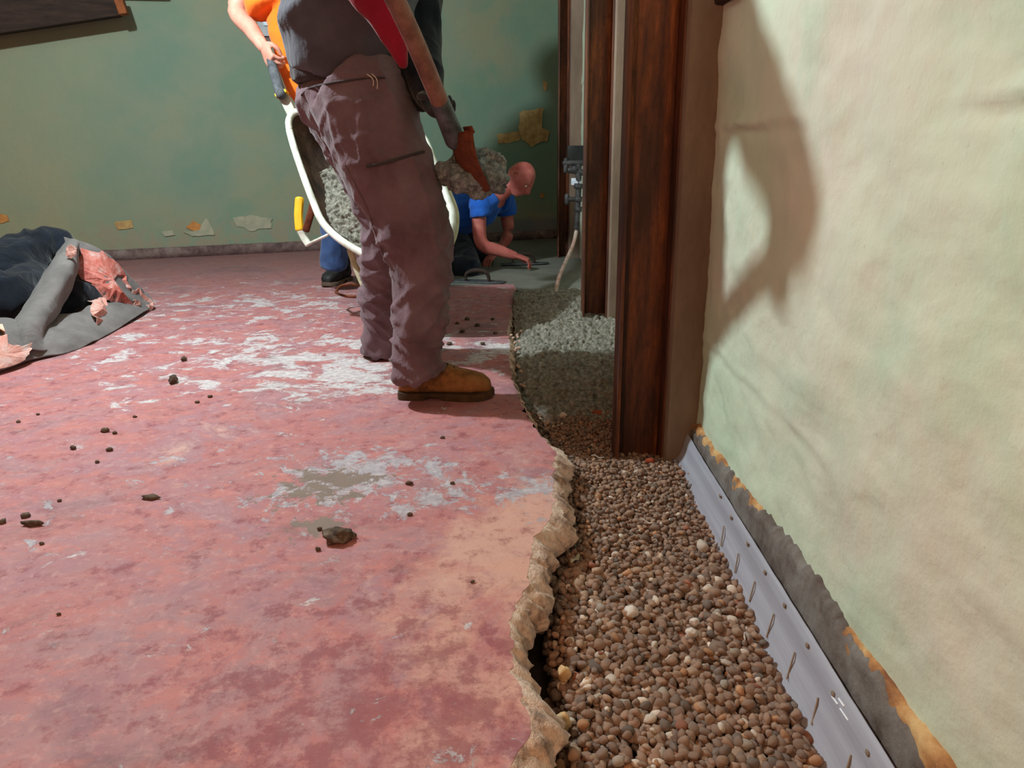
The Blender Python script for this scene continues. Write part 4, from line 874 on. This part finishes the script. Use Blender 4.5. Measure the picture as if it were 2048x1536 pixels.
# trowels
def trowel(c, xd, L, w, label, zt=.006):
    R = basis(xd, (0, 0, 1)); c = V(c); r = empty('trowel', tuple(c)); tag(r, label, 'trowel')
    fn = lambda u, v: c+R @ V(((u-.5)*L, (v-.5)*w*(1 if u < .8 else 1-(u-.8)*2.2), .003))
    obj('blade', solid(grid(fn, 12, 4), .004), 'steel', r)
    obj('handle', tube([c+R @ V((-.09, 0, .006)), c+R @ V((-.085, 0, .05)), c+R @ V((-.03, 0, .072)), c+R @ V((.04, 0, .068)), c+R @ V((.065, 0, .04)), c+R @ V((.07, 0, .006))], [.011, .012, .015, .015, .012, .011], 12, 4), 'bwood', r)
trowel(PZ(958, 563, .008), (.36, -.10, 0), .36, .11, 'steel float trowel lying on the concrete in front of the kneeling man')
trowel(PZ(1050, 527, .012), (.32, .02, 0), .36, .11, 'steel trowel under the hand of the kneeling man')

# ------------------------------------------------------------------ pipe, valves and box on the right wall
pl = empty('pipe_assembly', tuple(PX(1150, 440, .49))); tag(pl, 'dark pipe with valves and a black box on the wall behind the second beam', 'pipe')
YB = 5.05
def Q(px, py, d=YB): return P(px, py, d)
obj('meter_box', bbox_((Q(1137, 296)+Q(1168, 322))/2+V((.0, .05, 0)), (.11, .1, .115), None, .006), 'blackbox', pl, smooth='auto')
obj('valve', join(tube([Q(1130, 326), Q(1165, 326)], .019, 12, 3), tube([Q(1132, 320), Q(1131, 342)], .016, 10, 3), tube([Q(1140, 340), Q(1165, 345)], .021, 12, 3), ball(Q(1150, 338), .03)), 'iron', pl)
obj('paper_tag', bbox_(Q(1152, 363), (.065, .012, .045), None, .002), 'paper', pl, smooth='auto')
obj('pipe', tube([Q(1157, 330), Q(1157, 370), Q(1156, 400), Q(1155, 430), Q(1153, 462)], [.019, .021, .019, .018, .017], 12, 4), 'iron', pl)
for py, r in ((372, .03), (398, .027), (418, .026)): obj('coupling', tube([Q(1157, py-5), Q(1156, py+5)], r, 12, 2, dome=False), 'iron', pl)
obj('tap', join(tube([Q(1157, 399), Q(1134, 398)], .016, 12, 3), tube([Q(1134, 392), Q(1134, 405)], .018, 10, 2)), 'iron', pl)
obj('thin_pipe', tube([Q(1153, 460), P(1146, 490, 4.95), P(1132, 522, 4.75), P(1120, 550, 4.5), P(1112, 582, 4.16), P(1111, 592, 4.1)], [.013]*6, 10, 5), 'copper', pl)

# ------------------------------------------------------------------ box on the far wall, dark stair board top left
def far_box(px0, py0, px1, py1, th, out):
    a, b = far_pt(px0, py0), far_pt(px1, py1); c = (a+b)/2+fnor*(out); R = Matrix((fdir, -fnor, V((0, 0, 1)))).transposed()
    return bbox_(c, ((b-a).dot(fdir), th, abs(a.z-b.z)), R, .004)
eb = obj('electrical_panel', far_box(514, 34, 566, 76, .07, .05), 'greybox', smooth='auto'); tag(eb, 'pale grey electrical panel on the far wall behind the orange worker', 'panel')
obj('panel_cover', far_box(526, 38, 560, 56, .02, .095), 'glow', eb, smooth='auto')
obj('panel_ledge', far_box(512, 76, 568, 86, .05, .05), 'base', eb, smooth='auto')
B0, B1 = far_pt(266, 44)+fnor*.3, far_pt(-140, 106)+fnor*.3
bd = (B1-B0).normalized(); Rb2 = basis(bd, (0, 0, 1)); LB = (B1-B0).length*((-5.97-B0.x)/(B1.x-B0.x))
st = empty('stair_stringer', tuple(B0)); tag(st, 'dark wooden stair stringer sloping across the upper left corner', 'stair')
obj('stringer', bbox_(B0+bd*(LB/2)+Rb2 @ V((0, .0, .17)), (LB, .05, .34), Rb2, .006), 'bwood', st, smooth='auto')
obj('soffit_board', bbox_(B0+bd*(LB/2+.03)+Rb2 @ V((0, 0, .03))+fnor*-.13+V((0, 0, .02)), (LB-.06, .3, .022), Rb2, .004), 'bwood', st, smooth='auto')
obj('end_block', bbox_(B0+Rb2 @ V((-.012, -.0, .07))+V((0, -.03, 0)), (.06, .1, .15), Rb2, .008), 'endwood', st, smooth='auto')
obj('upper_rail', bbox_(far_pt(270, -8)+fnor*.1, (.5, .05, .04), basis((1, 0, .04), (0, 0, 1)), .004), 'bwood', st, smooth='auto')

# ------------------------------------------------------------------ heap of blanket and jacket at the left
def FD(px, py): return PZ(px, py).y
def tp(px, py, d): return tuple(P(px, py, d))
rowsF = [[tp(-90, 760, 2.66), tp(0, 741, 2.76), tp(70, 716, 2.93), tp(150, 700, 3.10), tp(230, 660, 3.45), tp(308, 610, 3.98)],
         [tp(-90, 700, 2.72), tp(0, 690, 2.83), tp(70, 680, 3.02), tp(150, 662, 3.22), tp(228, 632, 3.55), tp(300, 596, 4.02)],
         [tp(-90, 640, 2.85), tp(0, 640, 2.98), tp(60, 645, 3.18), tp(135, 630, 3.40), tp(210, 598, 3.72), tp(285, 582, 4.06)],
         [tp(-90, 640, 3.1), tp(0, 635, 3.2), tp(70, 655, 3.36), tp(140, 655, 3.55), tp(205, 612, 3.9), tp(275, 585, 4.15)]]
F_ = patch(rowsF, 1, 1)
def sheet(fn, nu, nv, amp, sc, seed, th=.008):
    vf = grid(fn, nu, nv); vf = displace(vf, lambda p, n: amp*mn.noise(p*sc+V((seed, 0, 0)))+amp*.5*mn.noise(p*sc*2.4)); return solid(vf, th)
rowsK = [[tp(128, 474, 3.76), tp(200, 500, 3.8), tp(255, 552, 3.92), tp(306, 606, 4.02)],
         [tp(140, 520, 3.72), tp(205, 545, 3.74), tp(255, 582, 3.86), tp(304, 612, 3.99)],
         [tp(150, 575, 3.7), tp(215, 590, 3.7), tp(262, 604, 3.82), tp(300, 618, 3.97)],
         [tp(176, 610, 3.72), tp(212, 612, 3.8), tp(255, 618, 3.9), tp(298, 622, 4.0)]]
K_ = patch(rowsK, 1, 1)
rowsR = [[tp(128, 488, 3.80), tp(95, 532, 3.62), tp(60, 592, 3.42), tp(22, 652, 3.16), tp(8, 690, 3.02)],
         [tp(140, 477, 3.72), tp(112, 522, 3.50), tp(80, 582, 3.28), tp(42, 640, 3.02), tp(40, 692, 2.92)],
         [tp(156, 480, 3.68), tp(142, 530, 3.47), tp(112, 592, 3.26), tp(74, 650, 3.02), tp(72, 700, 2.94)],
         [tp(161, 494, 3.72), tp(154, 552, 3.55), tp(126, 612, 3.36), tp(92, 664, 3.10), tp(96, 700, 3.0)],
         [tp(150, 505, 3.82), tp(140, 560, 3.68), tp(112, 622, 3.5), tp(88, 668, 3.24), tp(100, 700, 3.06)]]
roll = sheet(patch(rowsR, 1, 1), 60, 40, .010, 8, 11)
tarp = obj('moving_blanket', join(sheet(F_, 80, 44, .022, 5.5, 1), sheet(K_, 44, 44, .012, 7, 4), roll), 'tarp', origin=(-2.5, 3.5, 0))
tag(tarp, 'crumpled grey blanket with paint flakes stuck to it, heaped on the floor', 'blanket')
def flake(fn, c, ru, rv, mat, seed, label=None):
    n = 34; vs = []; cu, cv = c
    for k_ in (0, .5, 1.0):
        for i in range(n):
            a = 2*PI*i/n; w = k_*(1+.35*mn.noise(V((math.cos(a)*1.7, math.sin(a)*1.7, seed)))+.25*mn.noise(V((math.cos(a)*5, math.sin(a)*5, seed))))
            u, v = min(1, max(0, cu+ru*w*math.cos(a))), min(1, max(0, cv+rv*w*math.sin(a))); p = fn(u, v); e = .01
            nn = (fn(min(1, u+e), v)-fn(max(0, u-e), v)).cross(fn(u, min(1, v+e))-fn(u, max(0, v-e))); nn = nn.normalized() if nn.length > 0 else V((0, -1, 0))
            if nn.y > 0: nn = -nn
            vs.append(tuple(p+nn*(.022+.008*mn.noise(p*40)+.01*k_*max(0, mn.noise(p*25)))))
    fs = [(i, (i+1) % n, n+(i+1) % n, n+i) for i in range(n)]+[(n+i, n+(i+1) % n, 2*n+(i+1) % n, 2*n+i) for i in range(n)]
    o = obj('paint_flake', solid((vs, fs), .003), mat, tarp, smooth=False)
    if label: o['label'] = label
flake(K_, (.42, .4), .3, .34, 'flake_r', 1, 'large red paint flake'); flake(K_, (.82, .55), .16, .35, 'flake_p', 8, 'pink and white paint flake')
flake(F_, (.80, .42), .1, .32, 'flake_p', 2, 'pale pink paint flake'); flake(F_, (.2, .2), .17, .2, 'flake_p', 3, 'broad pink paint flake'); flake(F_, (.16, .62), .11, .2, 'flake_t', 4, 'tan paint flake')
fr = lambda u, v: P(148+(u-.5)*26, 502+(.5-v)*30, 3.52)
flake(fr, (.5, .5), .42, .42, 'flake_p', 5, 'small pink paint flake')
jk = join(tube([P(-60, 600, 3.5), P(10, 560, 3.7), P(60, 510, 3.9), P(110, 490, 4.0), P(128, 495, 4.0)], [.16, .17, .13, .09, .06], 18, 5), tube([P(-40, 590, 3.35), P(30, 590, 3.45), P(70, 560, 3.7)], [.12, .11, .09], 16, 4), ball(PZ(20, 600)+V((-.1, .1, .1)), (.4, .3, .14)), tube([P(60, 660, 3.35), P(110, 620, 3.5), P(150, 590, 3.62), P(190, 600, 3.72), P(215, 608, 3.78)], [.05, .07, .075, .05, .03], 14, 4))  # last tube is dark cloth added for the shade inside the blanket's hollow
tag(obj('jacket_and_shade_fill', displace(remesh(jk, .013, 4), folds(.02, 6, 3)), 'navy'), 'black jacket lying bunched behind the grey blanket, with dark cloth added for shade in the hollow', 'jacket')

# ------------------------------------------------------------------ crumbs of mud and mortar on the red floor
def clod(px, py, r, seed, label, group=None, n=3):
    p = PZ(px, py); o = obj('mud_clod', lump(p+V((0, 0, r[2]*.75)), r, seed, .5, n), 'clod'); tag(o, label, 'clod', group)
clod(676, 1082, (.032, .022, .017), 1, 'largest dark mud clod with crumbs, alone on the near red floor')
clod(703, 1075, (.012, .010, .008), 2, 'small mud crumb touching the right side of the largest clod', None, 2)
clod(636, 1101, (.006, .006, .005), 3, 'round mud pellet just left of the largest clod', None, 2)
clod(347, 766, (.016, .022, .018), 4, 'dark mud lump in front of the white flaked patches', None, 3)
clod(368, 722, (.012, .014, .012), 5, 'dark mud lump at the edge of the white flaked patches', None, 2)
clod(66, 1051, (.026, .008, .008), 6, 'flat long mud crumb nearest the left edge of the photo', None, 2)
clod(301, 997, (.024, .012, .006), 7, 'flat grey brown mud smear crumb left of the grey patch', None, 2)
for i, (x, y, r) in enumerate([(210, 864, .011), (220, 902, .008), (147, 898, .009), (195, 926, .006), (52, 1034, .009), (5, 1046, .008), (818, 969, .008), (905, 968, .006), (820, 1031, .006), (885, 877, .006), (120, 1003, .005), (230, 868, .007), (945, 1165, .004), (270, 835, .006),
                               (84, 1089, .005), (118, 1230, .004), (420, 795, .008), (395, 806, .007), (780, 640, .009), (955, 652, .012), (925, 665, .012), (900, 690, .012), (965, 690, .011), (985, 640, .01), (935, 640, .011), (915, 648, .01), (990, 668, .009), (76, 830, .006), (38, 845, .006), (640, 1060, .006)]):
    clod(x, y, (r*1.3, r, r*.8), 20+i, 'small dark mud crumb scattered on the red painted floor', 'mud crumbs scattered on the red floor', 1)
for i in range(26):   # loose chips at the foot of the broken edge
    y = random.uniform(2.4, 3.4); p = V((random.uniform(.0, .05), y, conc_z(.04, y)+random.uniform(.005, .02)))
    o = obj('concrete_chip', lump(p, (.009, .008, .007), 60+i, .4, 1), 'slab', smooth=False); tag(o, 'pale concrete chip lying between the broken slab edge and the wet mound', 'chip', 'concrete chips along the slab edge')
